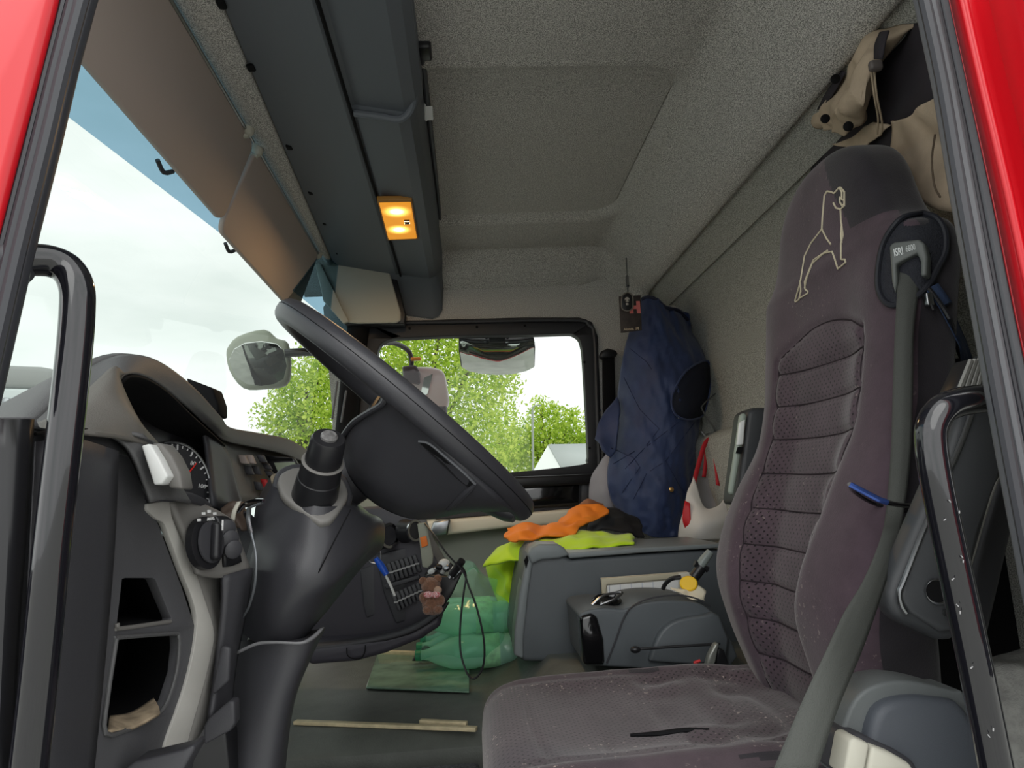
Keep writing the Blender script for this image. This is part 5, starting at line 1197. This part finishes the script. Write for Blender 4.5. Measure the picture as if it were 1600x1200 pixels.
surf('bag_back', [[(1084, 738, 1.74), (1100, 734, 1.76), (1120, 738, 1.76), (1136, 752, 1.72)], [(1084, 765, 1.70), (1100, 765, 1.74), (1120, 765, 1.74), (1136, 770, 1.70)], [(1086, 800, 1.68), (1104, 800, 1.70), (1120, 800, 1.70), (1136, 795, 1.68)]], mat('bag_inside', (140, 138, 140), .6), bag, nu=6, nv=6, th=.002, wob=.006)
surf('red_print', [[(1070, 782, 1.622), (1078, 786, 1.615)], [(1066, 810, 1.62), (1080, 820, 1.605)], [(1072, 830, 1.625), (1082, 826, 1.61)]], mat('print_red', (200, 36, 44), .5), bag, nu=4, nv=4, th=.001)
rdm = mat('strap_red', (176, 26, 38), .6)
def strap(name, pts, w, m, par, th=.002):
    mk(name, *surfmesh([[P(a, b, y) for a, b, y in pts], [P(a+w, b+1, y) for a, b, y in pts]], 5, 1), m, par, solid=th)
strap('bag_handle', [(1080, 756, 1.66), (1088, 725, 1.68), (1097, 695, 1.70), (1106, 684, 1.72), (1116, 683, 1.72)], 7, rdm, bag)
strap('bag_handle', [(1110, 684, 1.70), (1113, 705, 1.68), (1117, 735, 1.66), (1119, 758, 1.65)], 6, rdm, bag)
strap('bag_handle', [(1100, 700, 1.74), (1100, 720, 1.74), (1097, 745, 1.74)], 6, rdm, bag)
# passenger belt pillar
pb = thing('belt_pillar', P(950, 640, 2.07), 'black passenger belt strap hanging beside the side window', 'belt')
pprism('belt_strap', [(942, 552), (960, 550), (964, 700), (944, 720)], 2.065, .02, M_['void'], pb, bevel=.004)
pprism('belt_anchor', [(937, 556), (940, 548), (950, 544), (962, 547), (966, 552), (962, 558), (940, 560)], 2.05, .03, M_['blacks'], pb, bevel=.006)
lathe('belt_bolt', P(938, 641, 2.07), (0, -1, 0), [(.004, 0), (.004, .004)], M_['chrome'], pb, n=10)
# ================================================================== work trousers/jacket hanging by the near pillar
bj = thing('hanging_work_jacket', P(1400, 320, .5), 'beige and black work jacket hanging behind the driver seat headrest', 'jacket')
bgm = mat('jacket_beige', (186, 168, 146), .85, bump=.5, bs=400, dist=.001, var=.1, vs=20); bkm = mat('jacket_black', (48, 44, 50), .85, bump=.4, bs=400, dist=.001)
def YJ(px, py=180): return (.668+.05*sm(130, 250, py))*1080/(px-708)-.55
surf('black_panel', [[(1340, 60, YJ(1340, 60)+.03), (1400, 45, YJ(1400, 45)), (1440, 36, YJ(1440, 36)-.02), (1500, 30, YJ(1500, 30))], [(1330, 120, YJ(1330, 120)+.03), (1395, 110, YJ(1395, 110)), (1440, 110, YJ(1440, 110)-.03), (1510, 110, YJ(1510, 110))], [(1330, 190, YJ(1330, 190)+.03), (1380, 190, YJ(1380, 190)), (1440, 180, YJ(1440, 180)-.02), (1520, 170, YJ(1520, 170))], [(1270, 255, YJ(1270, 255)+.03), (1360, 250, YJ(1360, 250)+.01), (1440, 250, YJ(1440, 250)), (1530, 240, YJ(1530, 240))], [(1262, 300, YJ(1262, 300)+.04), (1350, 310, YJ(1350, 310)+.03), (1440, 320, YJ(1440, 320)+.02), (1540, 320, YJ(1540, 320))]], bkm, bj, nu=8, nv=8, wob=.006, th=.004)
surf('beige_leg', [[(1391, 190, YJ(1391, 190)-.04), (1420, 182, YJ(1420, 182)-.05), (1440, 158, YJ(1440, 158)-.05), (1470, 153, YJ(1470, 153)-.05), (1500, 152, YJ(1500, 152)-.04)], [(1392, 215, YJ(1392, 215)-.04), (1420, 215, YJ(1420, 215)-.06), (1445, 210, YJ(1445, 210)-.05), (1475, 210, YJ(1475, 210)-.05), (1510, 205, YJ(1510, 205)-.04)], [(1385, 245, YJ(1385, 245)-.04), (1418, 250, YJ(1418, 250)-.05), (1450, 250, YJ(1450, 250)-.06), (1480, 250, YJ(1480, 250)-.05), (1520, 250, YJ(1520, 250)-.04)], [(1370, 300, YJ(1370, 300)-.02), (1410, 310, YJ(1410, 310)-.04), (1450, 320, YJ(1450, 320)-.05), (1485, 330, YJ(1485, 330)-.04), (1530, 330, YJ(1530, 330)-.03)]], bgm, bj, nu=8, nv=8, wob=.007, wsc=26, th=.004)
surf('beige_flap', [[(1362, 190, YJ(1362, 190)-.03), (1375, 195, YJ(1375, 195)-.035), (1388, 200, YJ(1388, 200)-.03)], [(1330, 215, YJ(1330, 215)-.02), (1345, 222, YJ(1345, 222)-.03), (1358, 225, YJ(1358, 225)-.03)], [(1300, 225, YJ(1300, 225)-.02), (1330, 232, YJ(1330, 232)-.03), (1357, 235, YJ(1357, 235)-.03)]], bgm, bj, nu=6, nv=6, wob=.006, th=.004)
surf('hood', [
 [(1336, 60, YJ(1336, 60)-.02), (1352, 48, YJ(1352, 48)-.06), (1376, 46, YJ(1376, 46)-.06), (1394, 44, YJ(1394, 44)-.04), (1436, 38, YJ(1436, 38)-.02)],
 [(1322, 90, YJ(1322, 90)-.02), (1340, 80, YJ(1340, 80)-.09), (1362, 76, YJ(1362, 76)-.10), (1384, 72, YJ(1384, 72)-.07), (1400, 64, YJ(1400, 64)-.03)],
 [(1308, 128, YJ(1308, 128)-.02), (1330, 118, YJ(1330, 118)-.10), (1350, 112, YJ(1350, 112)-.11), (1368, 110, YJ(1368, 110)-.08), (1378, 106, YJ(1378, 106)-.04)],
 [(1286, 160, YJ(1286, 160)-.01), (1305, 162, YJ(1305, 162)-.10), (1332, 164, YJ(1332, 164)-.12), (1352, 158, YJ(1352, 158)-.09), (1366, 150, YJ(1366, 150)-.04)],
 [(1272, 182, YJ(1272, 182)-.01), (1296, 188, YJ(1296, 188)-.08), (1320, 198, YJ(1320, 198)-.10), (1340, 192, YJ(1340, 192)-.08), (1356, 172, YJ(1356, 172)-.04)],
 [(1282, 200, YJ(1282, 200)-.01), (1300, 208, YJ(1300, 208)-.06), (1316, 210, YJ(1316, 210)-.08), (1332, 206, YJ(1332, 206)-.07), (1346, 196, YJ(1346, 196)-.05)]], bgm, bj, nu=8, nv=8, wob=.016, wsc=26, th=.005)
surf('black_strap', [[(1374, 50, YJ(1374, 50)-.13), (1388, 47, YJ(1388, 47)-.13)], [(1366, 70, YJ(1366, 70)-.14), (1382, 66, YJ(1382, 66)-.14)], [(1365, 92, YJ(1365, 92)-.14), (1377, 93, YJ(1377, 93)-.14)]], bkm, bj, nu=2, nv=5, th=.003)
surf('black_piping', [[(1314, 110, YJ(1314, 110)-.05), (1320, 112, YJ(1320, 112)-.06)], [(1290, 145, YJ(1290, 145)-.05), (1300, 148, YJ(1300, 148)-.06)], [(1276, 172, YJ(1276, 172)-.05), (1284, 168, YJ(1284, 168)-.06)]], bkm, bj, nu=2, nv=5, th=.003)
for a, b in [(1289, 186), (1325, 198), (1305, 124)]:
    lathe('snap', P(a, b, YJ(a)-.12), (-.2, -1, -.1), [(.0085, 0), (.0085, .003), (.005, .005)], M_['void'], bj, n=16)
tube('draw_cord', PP([(1361, 110, YJ(1361, 110)-.15), (1366, 150, YJ(1366, 150)-.14), (1372, 185, YJ(1372, 185)-.13), (1371, 210, YJ(1371, 210)-.13), (1377, 209, YJ(1377, 209)-.13), (1378, 190, YJ(1378, 190)-.13), (1370, 150, YJ(1370, 150)-.14), (1366, 112, YJ(1366, 112)-.15)]), .0016, mat('cord_beige', (158, 142, 120), .8), bj, n=6, sm=4)
box('cord_lock', P(1368, 103, YJ(1368, 103)-.155), (.02, .012, .016), mat('cord_lock', (90, 84, 82), .5), bj, bevel=.004)
tube('pocket_seam', PP([(1461, 210, YJ(1461, 210)-.09), (1456, 250, YJ(1456, 250)-.09), (1460, 290, YJ(1460, 290)-.09), (1469, 308, YJ(1469, 308)-.09)]), .0015, mat('seam_beige', (96, 82, 68), .8), bj, n=6, sm=3)
# ================================================================== behind the near armrest: bunk with grey blanket
prism('shade_panel', PP([(1480, 560), (1640, 560), (1700, 1230), (1440, 1230), (1400, 1060)], .48), (0, .02, 0), M_['void'])['kind'] = 'structure'  # black panel added to stand in for the darkness right of the seat
bl = cloth('grey_blanket', 'rumpled grey blanket at the bottom right, behind the grab handle', 'blanket', [
 [(1530, 1028, .40), (1570, 1018, .38), (1620, 1012, .36)], [(1540, 1040, .34), (1580, 1036, .32), (1630, 1034, .30)], [(1535, 1080, .32), (1580, 1090, .30), (1630, 1090, .28)], [(1540, 1150, .32), (1585, 1150, .29), (1630, 1150, .28)], [(1545, 1230, .32), (1590, 1230, .29), (1640, 1230, .28)]], mat('blanket_grey', (160, 160, 156), .95, bump=.8, bs=300, dist=.002, var=.15, vs=60), wob=.012, wsc=26)
# ================================================================== on the tunnel: board, strips, bottles
bo = thing('green_board', PZ(660, 1050, TZ), 'thin smoky green sheet lying on the cab floor below the centre console', 'sheet')
bgl = mat('board_green', (120, 150, 130), .15, var=.25, vs=14, spec=.6)
q = [PZ(572, 1076, TZ+.004), PZ(733, 1083, TZ+.004), PZ(733, 1030, TZ+.004), PZ(590, 1022, TZ+.004)]
prism('board_sheet', q, (0, 0, .004), bgl, bo, bevel=.001)
def stripz(name, label, p0, p1, w, h, z, m, cat='strip'):
    a, b = PZ(*p0, z), PZ(*p1, z); d = (b-a).normalized(); s = V((-d.y, d.x, 0))*w
    o = prism(name, [a, b, b+s, a+s], (0, 0, h), m, None, bevel=.0008); tag(o, label, cat); return o
stripz('wood_strip', 'long pale wooden strip lying across the near edge of the floor mat', (458, 1133), (743, 1144), .016, .008, TZ+.002, M_['wood'])
stripz('wood_strip', 'short wooden strip lying against the right end of the long pale strip', (655, 1134), (728, 1138), .012, .012, TZ+.002, M_['wood'])
stripz('wood_strip', 'pale wooden strip lying behind the green sheet in front of the bottles', (590, 1023), (738, 1029), .02, .012, TZ+.006, M_['wood'])
bc = thing('black_clip', PZ(665, 1030, TZ+.02), 'black suction clip standing on the floor in front of the green bottles', 'clip')
yq = PZ(665, 1028, TZ+.02).y-.03
pprism('clip_base', [(643, 1033), (650, 1026), (678, 1025), (686, 1031), (684, 1034)], yq, .03, M_['blacks'], bc, bevel=.003)
pprism('clip_jaw', [(657, 1026), (657, 1016), (662, 1010), (670, 1010), (675, 1017), (674, 1027)], yq+.005, .02, M_['blacks'], bc, bevel=.005)
# PET bottles
pet = bpy.data.materials.new('pet_green'); pet.use_nodes = True; nt = pet.node_tree; nt.nodes.clear()
o_ = nt.nodes.new('ShaderNodeOutputMaterial'); ta = nt.nodes.new('ShaderNodeBsdfTransparent'); ta.inputs[0].default_value = (.74, .97, .87, 1)
tb = nt.nodes.new('ShaderNodeBsdfTranslucent'); tb.inputs[0].default_value = srgb(206, 252, 232); pb_ = nt.nodes.new('ShaderNodeBsdfPrincipled'); pb_.inputs['Base Color'].default_value = srgb(190, 246, 222); pb_.inputs['Roughness'].default_value = .08
m1_ = nt.nodes.new('ShaderNodeMixShader'); m1_.inputs[0].default_value = .35; m2_ = nt.nodes.new('ShaderNodeMixShader'); m2_.inputs[0].default_value = .5
nt.links.new(ta.outputs[0], m1_.inputs[1]); nt.links.new(tb.outputs[0], m1_.inputs[2]); nt.links.new(m1_.outputs[0], m2_.inputs[1]); nt.links.new(pb_.outputs[0], m2_.inputs[2]); nt.links.new(m2_.outputs[0], o_.inputs[0])
def bottle(base, axis, label):
    t = thing('water_bottle', base, label, 'bottle', 'green water bottles')
    pr = [(.020, 0), (.040, .004), (.046, .014), (.047, .03), (.044, .04), (.047, .05), (.047, .10), (.0435, .115), (.047, .13), (.047, .17), (.042, .20), (.030, .235), (.017, .262), (.014, .275), (.014, .285)]
    lathe('bottle_body', base, axis, pr, pet, t, n=28)
    ax = V(axis).normalized(); lathe('bottle_cap', V(base)+ax*.283, axis, [(.0155, 0), (.0155, .016), (.014, .018)], mat('cap_green', (50, 150, 110), .4), t, n=20)
    lathe('bottle_label', V(base)+ax*.055, axis, [(.0478, 0), (.0478, .05)], mat('label_green', (150, 210, 160), .4, var=.2, vs=50), t, n=28)
    return t
bx, by = P(735, 1000, 1.62).x, 1.62
zb = TZ+.052
specs = [(V((.115, 1.57, zb)), (-1, 0, 0), 'green water bottle lying nearest the viewer in the bottom row of the pack'),
         (V((.11, 1.67, zb)), (-1, .03, 0), 'green water bottle in the bottom row behind the nearest one'),
         (V((.115, 1.77, zb)), (-1, 0, 0), 'green water bottle at the back of the bottom row by the jacket'),
         (V((.10, 1.62, zb+.084)), (-1, 0, .02), 'green water bottle lying on top of the pack, its round base beside the lime jacket'),
         (V((.095, 1.72, zb+.084)), (-1, .02, .02), 'green water bottle in the top row behind the other top one')]
for b_, ax_, lb in specs: bottle(b_, ax_, lb)
film = thing('shrink_film', P(735, 1020, 1.50), 'crumpled clear plastic film wrapped around the green bottles', 'plastic film')
fm_ = bpy.data.materials.new('clear_film'); fm_.use_nodes = True; nt = fm_.node_tree; nt.nodes.clear()
o_ = nt.nodes.new('ShaderNodeOutputMaterial'); tr_ = nt.nodes.new('ShaderNodeBsdfTransparent'); tr_.inputs[0].default_value = (.86, .97, .93, 1)
pl_ = nt.nodes.new('ShaderNodeBsdfPrincipled'); pl_.inputs['Base Color'].default_value = srgb(170, 230, 205); pl_.inputs['Roughness'].default_value = .12
mx_ = nt.nodes.new('ShaderNodeMixShader'); mx_.inputs[0].default_value = .14
nt.links.new(tr_.outputs[0], mx_.inputs[1]); nt.links.new(pl_.outputs[0], mx_.inputs[2]); nt.links.new(mx_.outputs[0], o_.inputs[0])
surf('film_sheet', [[(722, 880, 1.66), (738, 874, 1.64), (752, 884, 1.66)], [(700, 915, 1.56), (738, 905, 1.52), (775, 915, 1.58)], [(672, 960, 1.48), (735, 955, 1.44), (792, 950, 1.52)], [(655, 1005, 1.48), (735, 1010, 1.42), (790, 990, 1.50)], [(652, 1026, 1.50), (735, 1026, 1.46), (775, 1018, 1.52)]], fm_, film, nu=8, nv=8, wob=.022, wsc=18, th=.0006)
# ================================================================== small things around the dash
kr = thing('key_ring', P(600, 930, 1.0), 'key ring with a blue fob and thin white key hanging from the steering column', 'keys')
YK = .98
rg = PP([(578, 846), (588, 852), (594, 862), (594, 874), (588, 880), (578, 878), (574, 866)], YK); tube('ring_hook', PP([(574, 848, .93), (578, 842, .92), (582, 836, .70)]), .0016, M_['steel'], kr, n=6, sm=2)
tube('ring', rg, .0018, M_['steel'], kr, n=8, sm=4)
tube('fob', PP([(587, 872), (596, 885), (604, 898)], YK-.005), [.005, .008, .006], mat('fob_blue', (36, 90, 200), .35), kr, n=12, sm=3)
tube('key_blade', PP([(602, 898), (610, 914), (617, 931)], YK-.005), .0028, M_['white'], kr, n=8, sm=1)
td = thing('teddy_bear', P(675, 955, 1.02), 'tiny brown teddy bear with a red bow hanging from the centre console tray', 'toy')
fur = mat('fur_brown', (136, 96, 74), .95, bump=1, bs=500, dist=.003, sheen=.4, var=.2, vs=200)
TY = 1.0
ellip('body', P(675, 943, TY), (.022, .018, .024), fur, td, wob=.15, wsc=60)
ellip('head', P(673, 915, TY), (.021, .018, .018), fur, td, wob=.15, wsc=60)
for a, b, r in [(661, 908, .009), (684, 904, .009)]: ellip('ear', P(a, b, TY), (r, .006, r), fur, td)
ellip('muzzle', P(684, 922, TY-.014), (.009, .008, .008), mat('fur_pale', (190, 160, 140), .9), td)
for a, b in [(662, 934), (688, 938)]: ellip('arm', P(a, b, TY-.006), (.010, .009, .012), fur, td)
for a, b in [(668, 953), (684, 952)]: ellip('leg', P(a, b, TY-.010), (.011, .012, .010), fur, td)
rbow = mat('bow_red', (200, 44, 50), .6, var=.5, vs=500, col2=(240, 220, 220))
for a, b, e in [(669, 929, .010), (681, 929, .010)]: ellip('bow_loop', P(a, b, TY-.02), (e, .004, .007), rbow, td)
ellip('bow_knot', P(675, 930, TY-.022), (.004, .004, .004), rbow, td)
tube('hanging_loop', PP([(664, 905, TY), (668, 898, TY+.02), (672, 899, TY+.03)]), .0012, M_['steel'], td, n=6, sm=3)
tp = thing('tag_plate', P(668, 885, 1.12), 'pale grey plastic tag with an orange square beside the climate knobs', 'tag')
pprism('plate_body', [(652, 818), (666, 816), (677, 868), (676, 880), (668, 888), (660, 886)], 1.10, .005, mat('tag_grey', (150, 152, 138), .5), tp, bevel=.002)
pprism('orange_square', [(656, 840), (666, 837), (669, 852), (659, 856)], 1.096, .003, mat('tag_orange', (232, 120, 40), .5), tp, bevel=.001)
tt = thing('charger_plug', P(716, 886, 1.04), 'black charger plug lying over the tray edge with its cable', 'plug')
tube('plug_body', PP([(706, 898, 1.03), (715, 886, 1.02), (722, 876, 1.01)]), .0085, M_['blacks'], tt, n=12, sm=2)
tube('plug_tip', PP([(702, 903, 1.03), (706, 898, 1.03)]), .006, M_['steel'], tt, n=12, sm=1)
tube('cable', PP([(664, 818, 1.10), (680, 838, 1.06), (696, 862, 1.03), (712, 880, 1.01), (724, 894, 1.00), (732, 915, .98), (745, 950, .97), (756, 1000, .96), (755, 1040, .96), (742, 1060, .96), (730, 1052, .97), (720, 1020, .98), (719, 980, .99), (724, 930, 1.0), (728, 900, 1.01), (722, 885, 1.01)]), .0022, M_['blacks'], tt, n=8, sm=6)
pc = thing('tray_coins', P(690, 900, 1.1), 'jumble of white and silver odds and ends in the tray of the centre console', 'clutter')
random.seed(3)
for k in range(7):
    c = P(674+k*6, 893-3*(k % 3)-k*.5, 1.09+.01*(k % 2)); M3 = Matrix.Rotation(random.uniform(-1, 1), 3, 'Y') @ Matrix.Rotation(random.uniform(-1, 1), 3, 'X')
    box(['white_lump', 'metal_bit', 'black_bit'][k % 3], c, (.016, .012, .012), [M_['white'], M_['steel'], M_['blacks']][k % 3], pc, M=M3, bevel=.004, seg=3)
ellip('white_plug', P(694, 882, 1.10), (.014, .012, .013), M_['white'], pc)
# glasses and cable left of the column
gl_ = thing('charging_cable', P(390, 960, .36), 'thin silver cable hanging between the light switch and the steering column', 'cable')
tube('cable_line', PP([(410, 786, .38), (398, 790, .36), (389, 796, .34), (388, 812, .33), (393, 835, .33), (399, 862, .33), (400, 890, .33), (397, 920, .34), (388, 950, .36), (378, 966, .38)]), .0016, mat('cable_grey', (120, 124, 128), .3, metal=.5), gl_, n=8, sm=5)
tube('plug_end', PP([(389, 795, .34), (388, 812, .33), (392, 832, .33)]), .0030, M_['steel'], gl_, n=8, sm=3)
tube('wire_loop', PP([(372, 800, .40), (382, 788, .39), (398, 782, .38), (412, 782, .37)]), .0025, M_['chrome'], gl_, n=8, sm=4)
gs = thing('leather_strap', P(360, 820, .42), 'crumpled dark strap with a pale band stuffed behind the light switch', 'strap')
surf('strap_fold', [[(345, 792, .42), (362, 783, .42), (382, 786, .43)], [(352, 802, .40), (366, 806, .40), (384, 800, .41)], [(362, 826, .40), (372, 830, .40), (386, 826, .42)]], mat('leather_brown', (70, 58, 50), .6), gs, wob=.008, wsc=40)
surf('pale_band', [[(370, 784, .385), (376, 783, .385)], [(363, 798, .38), (369, 800, .38)], [(360, 812, .38), (366, 815, .38)]], M_['beige'], gs, nu=2, nv=4, th=.002)
# near door pillar base, left edge of the picture
# ================================================================== outside: passenger side sheet metal seen in the mirrors
ex = thing('cab_side_panel', (0, 2.2, -.6), 'red outer door skin seen only in the convex mirrors', 'car body')
mk('outer_skin', *boxmesh((.10, 2.18, .22), (1.4, .03, 1.0)), M_['red'], ex, bevel=.01)
leafm = bpy.data.materials.new('leaves'); leafm.use_nodes = True; nt = leafm.node_tree; nt.nodes.clear()
o_ = nt.nodes.new('ShaderNodeOutputMaterial'); df = nt.nodes.new('ShaderNodeBsdfDiffuse'); tl_ = nt.nodes.new('ShaderNodeBsdfTranslucent'); mx_ = nt.nodes.new('ShaderNodeMixShader'); mx_.inputs[0].default_value = .5
oi = nt.nodes.new('ShaderNodeNewGeometry'); rn = nt.nodes.new('ShaderNodeValToRGB'); rn.color_ramp.elements[0].color = srgb(142, 178, 48); rn.color_ramp.elements[1].color = srgb(226, 240, 120)
nt.links.new(oi.outputs['Random Per Island'], rn.inputs[0]); nt.links.new(rn.outputs[0], df.inputs[0]); nt.links.new(rn.outputs[0], tl_.inputs[0])
nt.links.new(df.outputs[0], mx_.inputs[1]); nt.links.new(tl_.outputs[0], mx_.inputs[2]); nt.links.new(mx_.outputs[0], o_.inputs[0])
bark = mat('bark', (100, 92, 78), .9, bump=1, bs=20, dist=.02)
def tree(label, cpx, Y, blobs, nl, ls=.072):
    c0 = P(*cpx, Y); t = thing('tree', V((c0.x, Y, -1.25)), label, 'tree', 'trees beyond the passenger side')
    random.seed(int(cpx[0])); vs = []; fs = []
    for (px, py, dy, r) in blobs:
        c = P(px, py, Y+dy); m = int(nl*1.9*r*r)
        for k in range(m):
            d = V((random.gauss(0, 1), random.gauss(0, 1), random.gauss(0, 1))).normalized()*r*(random.random()**.45)
            p = c+d*(1+.35*noise.noise((c+d)*1.8))
            s = ls*random.uniform(.5, 1.2); a = V((random.gauss(0, 1), random.gauss(0, 1), random.gauss(0, 1))).normalized(); b = a.cross(V((random.gauss(0, 1), random.gauss(0, 1), random.gauss(0, 1)))).normalized()
            i = len(vs); vs += [p-a*s*.5, p-a*s*.05+b*s*.28, p+a*s*.5, p-a*s*.05-b*s*.28]; fs.append((i, i+1, i+2, i+3))
    o = mk('foliage', vs, fs, leafm, t, smooth=False); 
    tube('trunk', [V((c0.x, Y, -1.25)), V((c0.x+.05, Y, .2)), V((c0.x, Y, c0.z))], [.16, .12, .06], bark, t, n=10, sm=3)
    for (px, py, dy, r) in blobs[:5]:
        tube('branch', [V((c0.x, Y, c0.z-1.2 if c0.z > .8 else -.2)), P(px, py, Y+dy)], [.05, .02], bark, t, n=6, sm=2)
    return t
tree('tall green tree filling the left half of the passenger window', (640, 640), 9.0, [(640, 560, 0, .95), (580, 600, .2, .9), (700, 590, 0, .9), (740, 560, .3, .75), (690, 500, 0, .8), (620, 500, 0, .8), (730, 650, 0, .9), (650, 680, 0, .9), (770, 600, .2, .45), (785, 570, .1, .3), (560, 660, .1, .8), (745, 700, 0, .6), (600, 450, 0, .7)], 1500)
tree('green tree seen through the windshield left of the wheel rim', (470, 650), 10.0, [(480, 600, 0, .55), (500, 570, 0, .5), (470, 640, 0, .6), (430, 655, 0, .38), (510, 650, 0, .6), (445, 610, .1, .3), (480, 690, 0, .6), (440, 690, 0, .4), (520, 600, .2, .5)], 1900)
tree('smaller green tree at the lower right of the passenger window', (855, 690), 11.0, [(845, 640, 0, .25), (858, 675, 0, .45), (885, 670, 0, .4), (835, 700, 0, .5), (880, 705, 0, .5), (905, 690, 0, .35), (812, 690, 0, .4), (866, 640, 0, .16), (800, 720, 0, .4), (895, 650, 0, .15), (915, 710, 0, .4), (850, 740, 0, .5)], 2600)
tree('young tree behind the thin street lamp pole', (780, 690), 12.5, [(790, 690, 0, .6), (780, 650, 0, .4), (815, 720, 0, .5), (770, 720, 0, .6), (740, 740, 0, .6)], 1500)
sl_ = thing('street_lamp', P(832, 740, 10.0), 'thin pale street lamp pole beyond the passenger window', 'street lamp')
tube('lamp_pole', [P(834, 900, 9.9), P(832, 640, 9.9)], .018, mat('pole_grey', (170, 176, 170), .5), sl_, n=8, sm=1)
tube('lamp_arm', [P(832, 640, 9.9), P(836, 634, 9.9), P(846, 633, 9.9)], .012, mat('pole_grey2', (170, 176, 170), .5), sl_, n=8, sm=2)
tn_ = thing('white_tent', P(880, 770, 8.0), 'white pitched tent roof at the lower right corner of the passenger window', 'tent')
wtm = mat('tent_white', (226, 230, 226), .6)
a, b_, c_, d_ = P(828, 745, 7.6), P(856, 696, 7.9), P(880, 738, 7.6), P(940, 692, 8.4)
mk('gable_end', [a, b_, c_, a+V((0, .02, 0)), b_+V((0, .02, 0)), c_+V((0, .02, 0))], [(0, 1, 2), (5, 4, 3), (0, 3, 4, 1), (1, 4, 5, 2), (2, 5, 3, 0)], wtm, tn_)
mk('roof_side', [b_, P(960, 694, 8.2), P(975, 740, 7.9), c_], [(0, 1, 2, 3)], mat('tent_grey', (176, 182, 180), .6), tn_, solid=.02)
mk('tent_walls', *boxmesh(P(900, 800, 8.3)+V((0, 0, -.55)), (1.1, .9, 1.6)), wtm, tn_)
tn_.location.z = -1.25; 
for ch in tn_.children: ch.matrix_parent_inverse = Matrix.Translation(-tn_.location)
# vehicle roof in front, seen past the near edge of the dashboard
vn = thing('parked_trailer', P(30, 640, 4.0), 'pale grey vehicle roof outside the windshield at the far left', 'vehicle')
pprism('roof_panel', [(-260, 560), (60, 572), (82, 576), (82, 608), (-260, 600)], 4.0, 2.0, mat('trailer_grey', (150, 152, 150), .5), vn, bevel=.03)
pprism('side_panel', [(-260, 600), (88, 608), (88, 640), (86, 720), (-260, 740)], 3.98, 2.0, mat('trailer_white', (206, 212, 212), .4), vn, bevel=.02)
lathe('bolt', P(11, 629, 3.97), (0, -1, 0), [(.03, 0), (.03, .02), (.015, .03)], M_['steel'], vn, n=14)
pprism('lower_body', [(-260, 660), (86, 660), (90, 1050), (-260, 1200)], 4.0, 1.9, mat('trailer_dark', (110, 120, 124), .5), vn)
